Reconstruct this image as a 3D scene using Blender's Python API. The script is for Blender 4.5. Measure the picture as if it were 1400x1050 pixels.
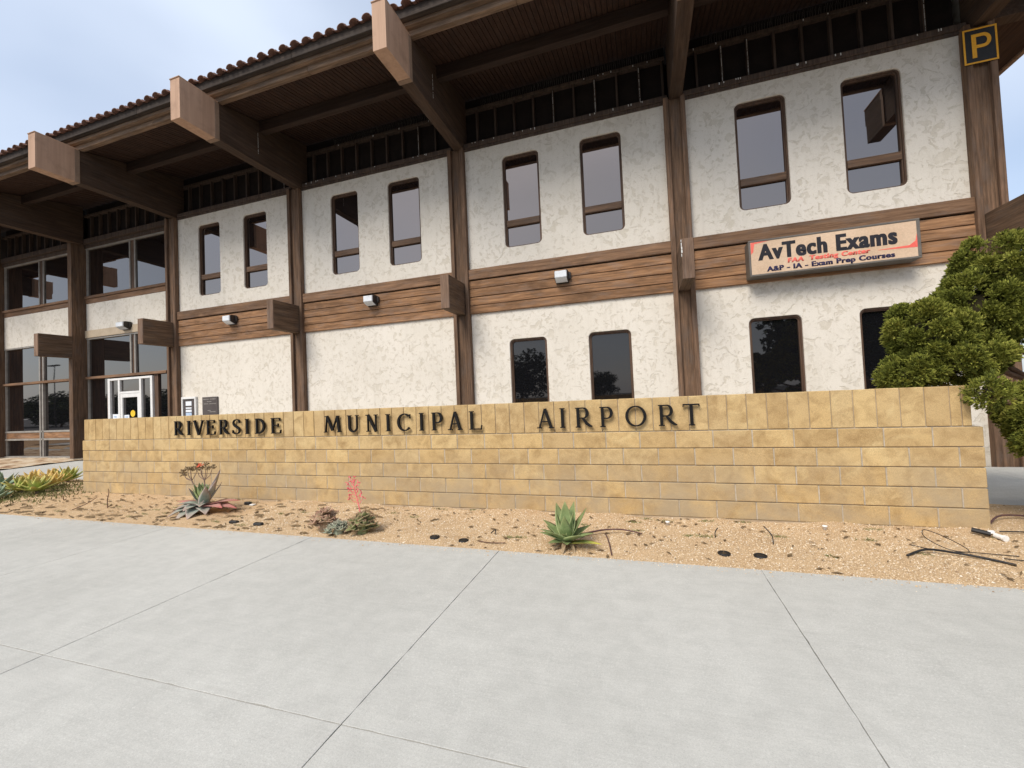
import bpy, bmesh, math, random
import numpy as np
from mathutils import Vector, Matrix
random.seed(7); rng = np.random.default_rng(7)
S = bpy.context.scene
for o in list(bpy.data.objects): bpy.data.objects.remove(o)
C = S.collection
R = math.radians

# ------------------------------------------------------------------ camera
cam_d = bpy.data.cameras.new('camera'); cam = bpy.data.objects.new('camera', cam_d); C.objects.link(cam)
cam_d.sensor_width = 36; cam_d.lens = 572.0/1400*36; cam_d.clip_end = 2000; cam_d.clip_start = 0.05
YAW, PITCH, ROLL, CAMH = -0.306139, 0.029420, -0.044075, 1.51426
fw = Vector((math.sin(YAW)*math.cos(PITCH), math.cos(YAW)*math.cos(PITCH), math.sin(PITCH)))
r0 = Vector((math.cos(YAW), -math.sin(YAW), 0)); u0 = r0.cross(fw)
rr = math.cos(ROLL)*r0 + math.sin(ROLL)*u0; uu = math.cos(ROLL)*u0 - math.sin(ROLL)*r0
cam.matrix_world = Matrix(((rr.x, uu.x, -fw.x, 0), (rr.y, uu.y, -fw.y, 0), (rr.z, uu.z, -fw.z, CAMH), (0, 0, 0, 1)))
S.camera = cam

# ------------------------------------------------------------------ sky, sun, exposure
SUN_EL, SUN_AZ = 47, 200          # azimuth clockwise from +Y (so 200 is behind the camera, a little left)
W = bpy.data.worlds.new('World'); S.world = W; W.use_nodes = True
nt = W.node_tree; nt.nodes.clear()
def wn(t, **k):
    n = nt.nodes.new(t)
    for a, b in k.items(): setattr(n, a, b)
    return n
out = wn('ShaderNodeOutputWorld'); bg = wn('ShaderNodeBackground'); sky = wn('ShaderNodeTexSky')
sky.sky_type = 'NISHITA'; sky.sun_disc = False; sky.sun_elevation = R(SUN_EL); sky.sun_rotation = R(SUN_AZ)
sky.air_density = 1.0; sky.dust_density = 1.5; sky.ozone_density = 1.2
tc = wn('ShaderNodeTexCoord'); mp = wn('ShaderNodeMapping'); mp.inputs['Scale'].default_value = (1.2, 1.2, 2.4)
mp.inputs['Location'].default_value = (0.35, 0.2, 0.1)
n1 = wn('ShaderNodeTexNoise'); n1.inputs['Scale'].default_value = 1.25; n1.inputs['Detail'].default_value = 4; n1.inputs['Roughness'].default_value = 0.42
n1.inputs['Distortion'].default_value = 0.4
cr = wn('ShaderNodeValToRGB'); cr.color_ramp.elements[0].position = 0.28; cr.color_ramp.elements[0].color = (0.34, 0.34, 0.34, 1)
cr.color_ramp.elements[1].position = 0.70; cr.color_ramp.elements[1].color = (0.92, 0.92, 0.92, 1)
mx = wn('ShaderNodeMix', data_type='RGBA'); mx.inputs['B'].default_value = (4.8, 5.4, 6.4, 1)
nt.links.new(tc.outputs['Generated'], mp.inputs['Vector']); nt.links.new(mp.outputs[0], n1.inputs['Vector'])
nt.links.new(n1.outputs['Fac'], cr.inputs[0]); nt.links.new(cr.outputs[0], mx.inputs['Factor'])
nt.links.new(sky.outputs[0], mx.inputs['A']); nt.links.new(mx.outputs['Result'], bg.inputs[0])
bg.inputs[1].default_value = 0.099
nt.links.new(bg.outputs[0], out.inputs[0])
sun_d = bpy.data.lights.new('sun', 'SUN'); sun = bpy.data.objects.new('sun', sun_d); C.objects.link(sun)
sun_d.energy = 2.05; sun_d.angle = R(28); sun_d.color = (1.0, 0.94, 0.845)
az = R(SUN_AZ); sd = Vector((math.sin(az)*math.cos(R(SUN_EL)), math.cos(az)*math.cos(R(SUN_EL)), math.sin(R(SUN_EL))))
sun.rotation_euler = sd.to_track_quat('Z', 'Y').to_euler(); sun.location = (0, -10, 30)
S.view_settings.view_transform = 'Standard'; S.view_settings.look = 'None'
S.view_settings.gamma = 1; S.view_settings.use_curve_mapping = False; S.view_settings.exposure = 0.82

# ------------------------------------------------------------------ helpers
class MB:
    def __init__(s): s.v = []; s.f = []
    def poly(s, pts): 
        n = len(s.v); s.v += [tuple(p) for p in pts]; s.f.append(tuple(range(n, n+len(pts))))
    def box(s, x0, x1, y0, y1, z0, z1):
        n = len(s.v)
        s.v += [(x, y, z) for z in (z0, z1) for y in (y0, y1) for x in (x0, x1)]
        for q in ((0,2,3,1),(4,5,7,6),(0,1,5,4),(2,6,7,3),(0,4,6,2),(1,3,7,5)): s.f.append(tuple(n+i for i in q))
        return s
    def cbox(s, x0, x1, y0, y1, z0, z1, c=0.006, j=0.0):
        """box with chamfered edges"""
        n = len(s.v); idx = {}
        for i, (x, sx) in enumerate(((x0, 1), (x1, -1))):
            for k, (y, sy) in enumerate(((y0, 1), (y1, -1))):
                for l, (z, sz) in enumerate(((z0, 1), (z1, -1))):
                    q = [random.uniform(-j, j) for _ in range(3)]
                    for a in range(3):
                        p = [x+sx*c+q[0], y+sy*c+q[1], z+sz*c+q[2]]
                        p[a] = (x, y, z)[a]
                        idx[i, k, l, a] = len(s.v); s.v.append(tuple(p))
        F = []
        F.append([idx[0,0,0,0], idx[0,0,1,0], idx[0,1,1,0], idx[0,1,0,0]]); F.append([idx[1,0,0,0], idx[1,1,0,0], idx[1,1,1,0], idx[1,0,1,0]])
        F.append([idx[0,0,0,1], idx[1,0,0,1], idx[1,0,1,1], idx[0,0,1,1]]); F.append([idx[0,1,0,1], idx[0,1,1,1], idx[1,1,1,1], idx[1,1,0,1]])
        F.append([idx[0,0,0,2], idx[0,1,0,2], idx[1,1,0,2], idx[1,0,0,2]]); F.append([idx[0,0,1,2], idx[1,0,1,2], idx[1,1,1,2], idx[0,1,1,2]])
        for k in (0,1):
            for l in (0,1):
                F.append([idx[0,k,l,1], idx[1,k,l,1], idx[1,k,l,2], idx[0,k,l,2]])
        for i in (0,1):
            for l in (0,1):
                F.append([idx[i,0,l,0], idx[i,1,l,0], idx[i,1,l,2], idx[i,0,l,2]])
        for i in (0,1):
            for k in (0,1):
                F.append([idx[i,k,0,0], idx[i,k,1,0], idx[i,k,1,1], idx[i,k,0,1]])
        for i in (0,1):
            for k in (0,1):
                for l in (0,1): F.append([idx[i,k,l,0], idx[i,k,l,1], idx[i,k,l,2]])
        s.f += [tuple(q) for q in F]
        return s
    def prism(s, pts, a, d0, d1):
        """closed polygon pts (2-D) extruded along axis a (0,1,2) from d0 to d1"""
        n = len(s.v); m = len(pts)
        def P(p, d):
            q = list(p); q.insert(a, d); return tuple(q)
        s.v += [P(p, d0) for p in pts] + [P(p, d1) for p in pts]
        s.f.append(tuple(range(n, n+m))); s.f.append(tuple(range(n+2*m-1, n+m-1, -1)))
        for i in range(m): s.f.append((n+i, n+m+i, n+m+(i+1) % m, n+(i+1) % m))
        return s
    def tube(s, pts, r, k=8, r1=None, cap=True):
        pts = [Vector(p) for p in pts]; n0 = len(s.v); up = None
        for i, p in enumerate(pts):
            t = (pts[min(i+1, len(pts)-1)]-pts[max(i-1, 0)]).normalized()
            if up is None: up = Vector((0, 0, 1)) if abs(t.z) < 0.9 else Vector((1, 0, 0))
            a = t.cross(up).normalized(); b = a.cross(t).normalized(); up = b
            f = i/max(1, len(pts)-1)
            q = r[i] if isinstance(r, (list, tuple)) else (r if r1 is None else r+(r1-r)*f)
            for j in range(k):
                w = 2*math.pi*j/k; s.v.append(tuple(p+q*(math.cos(w)*a+math.sin(w)*b)))
        for i in range(len(pts)-1):
            for j in range(k):
                A = n0+i*k+j; B = n0+i*k+(j+1) % k; s.f.append((A, B, B+k, A+k))
        if cap:
            s.f.append(tuple(n0+j for j in range(k))[::-1]); s.f.append(tuple(n0+(len(pts)-1)*k+j for j in range(k)))
        return s
    def lathe(s, prof, cx, cy, k=20, axis=2):
        n0 = len(s.v)
        for (r, z) in prof:
            for j in range(k):
                w = 2*math.pi*j/k; s.v.append((cx+r*math.cos(w), cy+r*math.sin(w), z))
        for i in range(len(prof)-1):
            for j in range(k):
                A = n0+i*k+j; B = n0+i*k+(j+1) % k; s.f.append((A, B, B+k, A+k))
        s.f.append(tuple(n0+j for j in range(k))[::-1]); s.f.append(tuple(n0+(len(prof)-1)*k+j for j in range(k)))
        return s
    def mesh(s, name, mat, smooth=False, recalc=True):
        me = bpy.data.meshes.new(name); me.from_pydata(s.v, [], s.f)
        if recalc:
            b = bmesh.new(); b.from_mesh(me); bmesh.ops.recalc_face_normals(b, faces=b.faces); b.to_mesh(me); b.free()
        if mat: me.materials.append(mat)
        if smooth: me.polygons.foreach_set('use_smooth', [True]*len(me.polygons))
        me.update(); return me
def link(name, me, parent=None, loc=None, **props):
    o = bpy.data.objects.new(name, me); C.objects.link(o)
    if parent: o.parent = parent
    if loc is not None: o.location = loc
    for k, v in props.items(): o[k] = v
    return o
def obj(name, mb, mat, parent=None, smooth=False, loc=None, recalc=True, **props):
    return link(name, mb.mesh(name, mat, smooth, recalc), parent, loc, **props)
def thing(name, label, cat, loc=(0, 0, 0), group=None, rz=0):
    o = bpy.data.objects.new(name, None); C.objects.link(o); o.location = loc; o.rotation_euler = (0, 0, rz); o.empty_display_size = 0.1
    o['label'] = label; o['category'] = cat
    if group: o['group'] = group
    return o
def tag(o, label, cat, group=None):
    o['label'] = label; o['category'] = cat
    if group: o['group'] = group
    return o
def np_mesh(name, V, F, mat, col=None, smooth=False):
    """triangles from arrays"""
    me = bpy.data.meshes.new(name); V = np.asarray(V, np.float32); F = np.asarray(F, np.int32); k = F.shape[1]
    me.vertices.add(len(V)); me.vertices.foreach_set('co', V.ravel())
    me.loops.add(F.size); me.loops.foreach_set('vertex_index', F.ravel())
    me.polygons.add(len(F)); me.polygons.foreach_set('loop_start', np.arange(0, F.size, k, dtype=np.int32))
    me.polygons.foreach_set('loop_total', np.full(len(F), k, np.int32))
    if smooth: me.polygons.foreach_set('use_smooth', np.ones(len(F), bool))
    if col is not None:
        a = me.attributes.new('tint', 'FLOAT', 'POINT'); a.data.foreach_set('value', np.asarray(col, np.float32))
    me.materials.append(mat); me.update(calc_edges=True); me.validate(); return me

# ------------------------------------------------------------------ materials
def lin(r, g, b):
    f = lambda c: ((c/255+0.055)/1.055)**2.4 if c > 10 else c/255/12.92
    return (f(r), f(g), f(b), 1)
class Mat:
    def __init__(s, name, rough=0.8, spec=0.3, color=(.5, .5, .5, 1), metal=0.0):
        s.m = bpy.data.materials.new(name); s.m.use_nodes = True; s.t = s.m.node_tree; s.b = s.t.nodes['Principled BSDF']
        s.b.inputs['Roughness'].default_value = rough; s.b.inputs['Specular IOR Level'].default_value = spec
        s.b.inputs['Base Color'].default_value = color; s.b.inputs['Metallic'].default_value = metal
    def n(s, t, **k):
        n = s.t.nodes.new(t)
        for a, b in k.items():
            if a in n.inputs.keys() if hasattr(n.inputs, 'keys') else False: n.inputs[a].default_value = b
            else: setattr(n, a, b)
        return n
    def l(s, a, b): s.t.links.new(a, b)
    def pos(s, scale=(1, 1, 1), loc=(0, 0, 0), rnd=0.0, gen='Position'):
        g = s.n('ShaderNodeNewGeometry').outputs['Position']
        m = s.n('ShaderNodeMapping'); m.inputs['Scale'].default_value = scale; m.inputs['Location'].default_value = loc
        if rnd:
            oi = s.n('ShaderNodeObjectInfo'); mu = s.n('ShaderNodeMath', operation='MULTIPLY'); mu.inputs[1].default_value = rnd
            s.l(oi.outputs['Random'], mu.inputs[0]); cb = s.n('ShaderNodeCombineXYZ')
            for i in range(3): s.l(mu.outputs[0], cb.inputs[i])
            va = s.n('ShaderNodeVectorMath', operation='ADD'); s.l(g, va.inputs[0]); s.l(cb.outputs[0], va.inputs[1]); g = va.outputs[0]
        s.l(g, m.inputs['Vector']); return m.outputs[0]
    def noise(s, vec, scale, detail=4, rough=0.55, dist=0.0):
        n = s.n('ShaderNodeTexNoise'); n.inputs['Scale'].default_value = scale; n.inputs['Detail'].default_value = detail
        n.inputs['Roughness'].default_value = rough; n.inputs['Distortion'].default_value = dist; s.l(vec, n.inputs['Vector']); return n.outputs['Fac']
    def ramp(s, f, stops, interp='LINEAR'):
        r = s.n('ShaderNodeValToRGB'); e = r.color_ramp.elements; r.color_ramp.interpolation = interp
        while len(e) < len(stops): e.new(0.5)
        for i, (p, c) in enumerate(stops):
            e[i].position = p; e[i].color = c if len(c) == 4 else (*c, 1)
        s.l(f, r.inputs[0]); return r.outputs[0]
    def mix(s, a, b, f, blend='MIX'):
        m = s.n('ShaderNodeMix', data_type='RGBA', blend_type=blend)
        for v, i in ((a, 'A'), (b, 'B'), (f, 'Factor')):
            if isinstance(v, (tuple, float, int)): m.inputs[i].default_value = v
            else: s.l(v, m.inputs[i])
        return m.outputs['Result']
    def math(s, op, a, b=None, clamp=False):
        m = s.n('ShaderNodeMath', operation=op, use_clamp=clamp)
        for i, v in enumerate((a, b)):
            if v is None: continue
            if isinstance(v, (int, float)): m.inputs[i].default_value = v
            else: s.l(v, m.inputs[i])
        return m.outputs[0]
    def rnd(s): return s.n('ShaderNodeObjectInfo').outputs['Random']
    def tint(s, name='tint'):
        a = s.n('ShaderNodeAttribute', attribute_name=name); return a.outputs['Fac']
    def color(s, c): s.l(c, s.b.inputs['Base Color'])
    def rough(s, c): s.l(c, s.b.inputs['Roughness'])
    def bump(s, h, strength=0.4, dist=0.01):
        b = s.n('ShaderNodeBump'); b.inputs['Strength'].default_value = strength; b.inputs['Distance'].default_value = dist
        s.l(h, b.inputs['Height']); s.l(b.outputs[0], s.b.inputs['Normal'])

def timber(name, dark, mid, light, axis, stain=0.5, rough=0.85):
    M = Mat(name, rough, 0.2)
    sc = [11, 11, 11]; sc[axis] = 0.55
    v = M.pos(tuple(sc), rnd=13.0)
    g = M.noise(v, 2.2, 8, 0.65, 0.5)
    c = M.ramp(g, [(0.25, dark), (0.5, mid), (0.74, light)])
    s3 = [3.2, 3.2, 3.2]; s3[axis] = 0.8
    v2 = M.pos(tuple(s3), rnd=5.0)
    bl = M.noise(v2, 1.5, 6, 0.65, 0.4)
    c = M.mix(c, dark, M.ramp(bl, [(0.46, (0, 0, 0)), (0.66, (stain,)*3)]))
    wn_ = M.noise(M.pos(tuple(s3), (5.1, 3.3, 1.7), rnd=7.0), 2.6, 6, 0.7, 0.3)
    grey = tuple(0.55*mid[i]+0.45*(0.30*mid[0]+0.59*mid[1]+0.11*mid[2])*1.15 for i in range(3))+(1,)
    c = M.mix(c, grey, M.ramp(wn_, [(0.5, (0, 0, 0)), (0.62, (0.4,)*3)]))
    rv = M.ramp(M.rnd(), [(0, (0.86,)*3), (1, (1.12,)*3)])
    c = M.mix(c, rv, 1.0, 'MULTIPLY')
    sc2 = [60, 60, 60]; sc2[axis] = 1.5
    fine = M.noise(M.pos(tuple(sc2)), 1.6, 4, 0.7)
    c = M.mix(c, M.ramp(fine, [(0.3, (0.75,)*3), (0.7, (1.15,)*3)]), 0.8, 'MULTIPLY')
    M.color(c); M.bump(M.math('ADD', fine, g), 0.5, 0.006); return M.m
T = {}
T['plank'] = timber('weathered_plank', lin(88, 66, 49), lin(150, 112, 81), lin(188, 144, 106), 0, 0.65)
T['ledger'] = timber('ledger_timber', lin(82, 63, 49), lin(128, 98, 75), lin(154, 121, 94), 0, 0.6)
T['column'] = timber('column_timber', lin(68, 53, 42), lin(108, 85, 67), lin(144, 112, 88), 2, 0.5)
T['trim'] = timber('column_trim_timber', lin(68, 53, 42), lin(112, 88, 70), lin(146, 115, 92), 2, 0.4)
T['beam'] = timber('beam_timber', lin(54, 42, 34), lin(80, 63, 51), lin(98, 79, 65), 1, 0.5)
T['stub'] = timber('stub_timber', lin(64, 51, 41), lin(104, 83, 66), lin(128, 104, 83), 1, 0.4)
T['end'] = timber('end_grain_timber', lin(84, 67, 56), lin(124, 100, 83), lin(146, 120, 100), 2, 0.5)
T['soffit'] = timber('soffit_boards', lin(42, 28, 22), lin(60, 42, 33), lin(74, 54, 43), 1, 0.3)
T['purlin'] = timber('purlin_timber', lin(42, 32, 26), lin(60, 46, 38), lin(72, 56, 47), 0, 0.3)
T['fascia'] = timber('fascia_timber', lin(84, 69, 58), lin(126, 103, 84), lin(164, 135, 110), 0, 0.6)
T['fascia_dark'] = timber('grey_fascia_timber', lin(46, 40, 36), lin(66, 57, 51), lin(88, 76, 67), 0, 0.5)
T['stud'] = timber('stud_timber', lin(56, 46, 40), lin(84, 70, 61), lin(104, 88, 77), 2, 0.4)
T['frame'] = timber('window_frame_wood', lin(58, 45, 37), lin(92, 71, 57), lin(118, 92, 74), 2, 0.3, 0.6)
T['rail'] = timber('window_rail_wood', lin(64, 49, 39), lin(104, 80, 62), lin(136, 106, 82), 0, 0.4, 0.6)

def m_stucco():
    M = Mat('trowelled_stucco', 0.9, 0.15)
    v = M.pos()
    wv = M.n('ShaderNodeVectorMath', operation='ADD')
    nz = M.n('ShaderNodeTexNoise'); nz.inputs['Scale'].default_value = 5.0; nz.inputs['Detail'].default_value = 3; M.l(v, nz.inputs['Vector'])
    sc = M.n('ShaderNodeVectorMath', operation='SCALE'); sc.inputs['Scale'].default_value = 0.22; M.l(nz.outputs['Color'], sc.inputs[0])
    M.l(v, wv.inputs[0]); M.l(sc.outputs[0], wv.inputs[1])
    n = M.noise(wv.outputs[0], 5.2, 4.5, 0.6, 0.7); n2 = M.noise(M.pos((1, 1, 1), (7.3, 2.1, 4.4)), 11.5, 4, 0.55, 1.2)
    mask = M.ramp(n, [(0.0, (1, 1, 1)), (0.385, (1, 1, 1)), (0.42, (0, 0, 0)), (0.59, (0, 0, 0)), (0.62, (0.8,)*3)])
    mask2 = M.ramp(n2, [(0.0, (.5,)*3), (0.38, (.45,)*3), (0.42, (0, 0, 0)), (0.62, (0, 0, 0)), (0.65, (0.4,)*3)])
    edge = M.ramp(n, [(0.39, (0, 0, 0)), (0.41, (1, 1, 1)), (0.43, (0, 0, 0)), (0.58, (0, 0, 0)), (0.60, (1, 1, 1)), (0.62, (0, 0, 0))])
    big = M.noise(v, 0.8, 3)
    hi = M.ramp(big, [(0.3, lin(214, 206, 193)), (0.7, lin(222, 214, 202))])
    lo = M.ramp(M.noise(v, 9, 3), [(0.3, lin(198, 189, 173)), (0.7, lin(209, 200, 186))])
    mod = M.ramp(M.noise(M.pos((1, 1, 1), (2.2, 9.1, 3.7)), 1.9, 3, 0.6), [(0.34, (.6,)*3), (0.58, (1,)*3)])
    c = M.mix(M.mix(hi, lo, M.math('MULTIPLY', mask2, mod)), lo, M.math('MULTIPLY', mask, mod))
    c = M.mix(c, lin(184, 171, 149), M.math('MULTIPLY', edge, M.math('MULTIPLY', mod, 0.3)))
    # runs and grime of the wall itself, in vertical streaks
    st = M.noise(M.pos((9, 9, 0.35)), 1.0, 5, 0.6)
    c = M.mix(c, lin(176, 166, 150), M.ramp(st, [(0.52, (0, 0, 0)), (0.8, (0.25,)*3)]))
    fine = M.noise(v, 60, 3)
    M.color(M.mix(c, M.ramp(fine, [(0.3, (0.93,)*3), (0.7, (1.04,)*3)]), 1.0, 'MULTIPLY'))
    h = M.math('ADD', M.math('MULTIPLY', M.math('SUBTRACT', 1.0, mask), 0.8), M.math('MULTIPLY', fine, 0.35))
    M.bump(h, 0.7, 0.008); return M.m
T['stucco'] = m_stucco()
def m_cap():
    M = Mat('painted_beam_cap', 0.7, 0.2); v = M.pos((9, 9, .35), rnd=3)
    c = M.ramp(M.noise(v, 1.3, 5, 0.6), [(0.3, lin(166, 133, 110)), (0.7, lin(188, 154, 129))])
    c = M.mix(c, lin(126, 100, 82), M.ramp(M.noise(M.pos((30, 30, .8), rnd=3), 1.1, 3, 0.6), [(0.66, (0, 0, 0)), (0.74, (0.35,)*3)]))
    c = M.mix(c, lin(138, 110, 90), M.ramp(M.noise(M.pos(rnd=2), 2.4, 5, 0.65), [(0.52, (0, 0, 0)), (0.75, (0.6,)*3)]))
    M.color(c); M.bump(M.noise(v, 3, 4), 0.2, 0.004); return M.m
def m_block():
    M = Mat('ochre_split_block', 0.92, 0.15)
    v = M.pos(rnd=40.0); vw = M.pos()
    r = M.rnd()
    base = M.ramp(r, [(0.0, lin(180, 151, 106)), (0.22, lin(194, 164, 115)), (0.45, lin(199, 170, 121)), (0.7, lin(186, 158, 114)), (0.85, lin(202, 174, 125)), (1.0, lin(191, 165, 122))])
    cl = M.noise(v, 5.5, 5, 0.6, 0.6)
    c = M.mix(base, lin(150, 121, 80), M.ramp(cl, [(0.44, (0, 0, 0)), (0.72, (0.8,)*3)]))
    c = M.mix(c, lin(212, 188, 140), M.ramp(M.noise(vw, 3.4, 5, 0.6, 0.8), [(0.55, (0, 0, 0)), (0.75, (0.6,)*3)]))
    sp = M.noise(v, 120, 2, 0.6)
    c = M.mix(c, M.ramp(sp, [(0.3, (0.78,)*3), (0.55, (1.0,)*3), (0.75, (1.16,)*3)]), 1.0, 'MULTIPLY')
    # lime bloom, strongest in the lowest courses
    sep = M.n('ShaderNodeSeparateXYZ'); M.l(vw, sep.inputs[0])
    low = M.n('ShaderNodeMapRange'); low.inputs[1].default_value = 0.25; low.inputs[2].default_value = 0.8; low.inputs[3].default_value = 0.85; low.inputs[4].default_value = 0.1
    M.l(sep.outputs[2], low.inputs[0])
    bl = M.ramp(M.noise(vw, 1.6, 6, 0.62, 0.5), [(0.32, (0, 0, 0)), (0.6, (1, 1, 1))])
    c = M.mix(c, lin(162, 145, 119), M.math('MULTIPLY', bl, low.outputs[0]))
    M.color(c)
    M.bump(M.math('ADD', M.math('MULTIPLY', sp, 0.5), M.noise(v, 30, 3)), 0.5, 0.006); return M.m
T['block'] = m_block()
def m_simple(name, a, b, scale=6, rough=0.85, bump=0.2, bs=40, spec=0.25, metal=0.0, rnd=3.0):
    M = Mat(name, rough, spec, metal=metal); v = M.pos(rnd=rnd)
    n = M.noise(v, scale, 5, 0.6, 0.3); c = M.ramp(n, [(0.3, a), (0.7, b)])
    f = M.noise(v, bs, 3); M.color(M.mix(c, M.ramp(f, [(0.3, (0.9,)*3), (0.7, (1.06,)*3)]), 1.0, 'MULTIPLY'))
    if bump: M.bump(f, bump, 0.004)
    return M.m
T['mortar'] = m_simple('grey_mortar', lin(150, 138, 120), lin(190, 178, 160), 5)
def m_concrete():
    M = Mat('broom_concrete', 0.88, 0.25); v = M.pos()
    a = M.noise(v, 0.5, 4, 0.5, 0.2); b = M.noise(v, 6.0, 6, 0.7, 0.2)
    c = M.ramp(a, [(0.3, lin(178, 176, 169)), (0.7, lin(188, 186, 179))])
    c = M.mix(c, M.ramp(b, [(0.3, (0.90,)*3), (0.7, (1.06,)*3)]), 1.0, 'MULTIPLY')
    # paste worn off in a fine salt and pepper, denser in some places
    p = M.noise(v, 62.0, 5, 0.75, 0.3)
    c = M.mix(c, lin(208, 206, 199), M.math('MULTIPLY', M.ramp(p, [(0.50, (0, 0, 0)), (0.64, (0.42,)*3)]), M.ramp(M.noise(v, 1.1, 4, 0.6), [(0.4, (.25,)*3), (0.6, (1,)*3)])))
    s = M.noise(v, 130, 3, 0.7); s2 = M.noise(v, 380, 2, 0.7)
    c = M.mix(c, M.ramp(s, [(0.28, (0.80,)*3), (0.5, (1.0,)*3), (0.75, (1.08,)*3)]), 0.9, 'MULTIPLY')
    c = M.mix(c, M.ramp(s2, [(0.3, (0.80,)*3), (0.7, (1.14,)*3)]), 0.8, 'MULTIPLY')
    # drag marks of the broom and a few tyre scuffs, gum spots
    br = M.noise(M.pos((2.0, 60, 1)), 1.0, 3, 0.6); c = M.mix(c, M.ramp(br, [(0.3, (0.965,)*3), (0.7, (1.03,)*3)]), 1.0, 'MULTIPLY')
    vo = M.n('ShaderNodeTexVoronoi'); vo.inputs['Scale'].default_value = 1.1; M.l(v, vo.inputs['Vector'])
    c = M.mix(c, lin(112, 108, 102), M.ramp(vo.outputs['Distance'], [(0.0, (0.5,)*3), (0.014, (0.4,)*3), (0.02, (0, 0, 0))]))
    sc = M.noise(M.pos((0.5, 3.0, 1), (3.1, 0, 0)), 1.4, 5, 0.6); c = M.mix(c, lin(160, 157, 150), M.ramp(sc, [(0.62, (0, 0, 0)), (0.75, (0.35,)*3)]))
    rv = M.ramp(M.rnd(), [(0, (0.965,)*3), (1, (1.03,)*3)]); c = M.mix(c, rv, 1.0, 'MULTIPLY')
    M.color(c); M.bump(M.math('ADD', s, M.math('MULTIPLY', b, 0.6)), 0.35, 0.003); return M.m
T['concrete'] = m_concrete()
T['footing'] = m_simple('stained_footing', lin(142, 122, 98), lin(176, 154, 126), 6, 0.95, 0.4, 50)
T['joint'] = m_simple('dark_joint', lin(92, 88, 82), lin(128, 122, 114), 8)
def m_bed():
    M = Mat('decomposed_granite', 0.95, 0.1); v = M.pos()
    c = M.ramp(M.noise(v, 1.6, 6, 0.65), [(0.3, lin(186, 156, 120)), (0.7, lin(204, 175, 138))])
    g = M.noise(v, 130, 3, 0.7); c = M.mix(c, M.ramp(g, [(0.3, (0.62,)*3), (0.5, (1,)*3), (0.7, (1.25,)*3)]), 1.0, 'MULTIPLY')
    c = M.mix(c, lin(150, 116, 84), M.ramp(M.noise(v, 5, 5, 0.7), [(0.55, (0, 0, 0)), (0.75, (0.45,)*3)]))
    M.color(c); M.bump(g, 0.8, 0.012); return M.m
T['bed'] = m_bed()
def m_pebble():
    M = Mat('gravel_grain', 0.9, 0.15)
    c = M.ramp(M.tint(), [(0.0, lin(140, 114, 88)), (0.15, lin(190, 160, 122)), (0.5, lin(208, 180, 142)), (0.8, lin(220, 198, 166)), (1.0, lin(232, 220, 200))])
    M.color(c); return M.m
T['pebble'] = m_pebble()
def m_strip():
    M = Mat('planting_strip', 0.95, 0.1); v = M.pos((1, 2.2, 1))
    n = M.noise(v, 1.3, 5, 0.6); c = M.ramp(n, [(0.42, lin(206, 190, 166)), (0.54, lin(186, 160, 130)), (0.64, lin(122, 90, 68))])
    f = M.noise(M.pos(), 50, 3); M.color(M.mix(c, M.ramp(f, [(0.3, (0.8,)*3), (0.7, (1.1,)*3)]), 1.0, 'MULTIPLY')); M.bump(f, 0.6, 0.01); return M.m
T['asphalt'] = m_simple('asphalt', lin(58, 58, 60), lin(80, 80, 80), 3, 0.9, 0.4, 150)
T['mulch'] = m_simple('bark_mulch', lin(84, 56, 40), lin(150, 108, 78), 9, 0.95, 0.8, 60)
T['strip'] = m_strip()
T['soil'] = m_simple('dry_soil', lin(132, 104, 74), lin(172, 140, 102), 4, 0.95, 0.5, 80)
T['cap'] = m_cap()
T['strap'] = m_simple('weathered_strap', lin(128, 106, 89), lin(146, 122, 102), 3, 0.7, 0.08, 30)
T['tile'] = m_simple('terracotta_roof_tile', lin(92, 66, 56), lin(132, 98, 84), 7, 0.85, 0.3, 50, rnd=20)
T['black'] = m_simple('dark_void_board', lin(30, 24, 21), lin(40, 32, 28), 5, 0.9, 0.1)
T['dark_metal'] = m_simple('bronze_metal', lin(48, 42, 40), lin(60, 54, 50), 5, 0.5, 0.05, 40, 0.4)
T['letter'] = m_simple('black_letter_paint', lin(14, 13, 13), lin(24, 22, 21), 8, 0.6, 0.06, 60, 0.2)
T['white_metal'] = m_simple('white_painted_metal', lin(214, 212, 208), lin(226, 224, 221), 4, 0.5, 0.03, 40, 0.4)
T['grey_metal'] = m_simple('grey_aluminium', lin(130, 124, 116), lin(158, 152, 144), 5, 0.5, 0.05, 40, 0.4)
T['beige'] = m_simple('beige_painted_steel', lin(178, 160, 136), lin(192, 174, 150), 3, 0.6, 0.05, 40)
T['lens'] = m_simple('frosted_lens', lin(206, 208, 210), lin(226, 228, 230), 5, 0.25, 0.03, 30, 0.5)
T['plastic'] = m_simple('black_plastic', lin(24, 23, 23), lin(36, 34, 34), 9, 0.55, 0.05, 40, 0.4)
T['white_pvc'] = m_simple('white_pvc', lin(220, 218, 212), lin(234, 232, 228), 9, 0.4, 0.03, 40, 0.5)
T['paper'] = m_simple('paper_notice', lin(214, 218, 224), lin(230, 232, 236), 30, 0.8, 0, 40)
T['paper_blue'] = m_simple('pale_blue_print', lin(140, 166, 196), lin(196, 210, 226), 14, 0.8, 0, 40)
T['yellow'] = m_simple('yellow_paint', lin(222, 156, 40), lin(232, 168, 52), 5, 0.6, 0.03, 40)
T['sticker_yellow'] = m_simple('yellow_sticker', lin(226, 180, 40), lin(236, 196, 60), 5, 0.6, 0.0, 40)
T['sign_black'] = m_simple('black_sign_panel', lin(38, 37, 37), lin(50, 48, 47), 5, 0.55, 0.03, 40)
T['sign_face'] = m_simple('beige_sign_face', lin(196, 166, 136), lin(216, 188, 160), 1.6, 0.45, 0.0, 40, 0.4)
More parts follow.
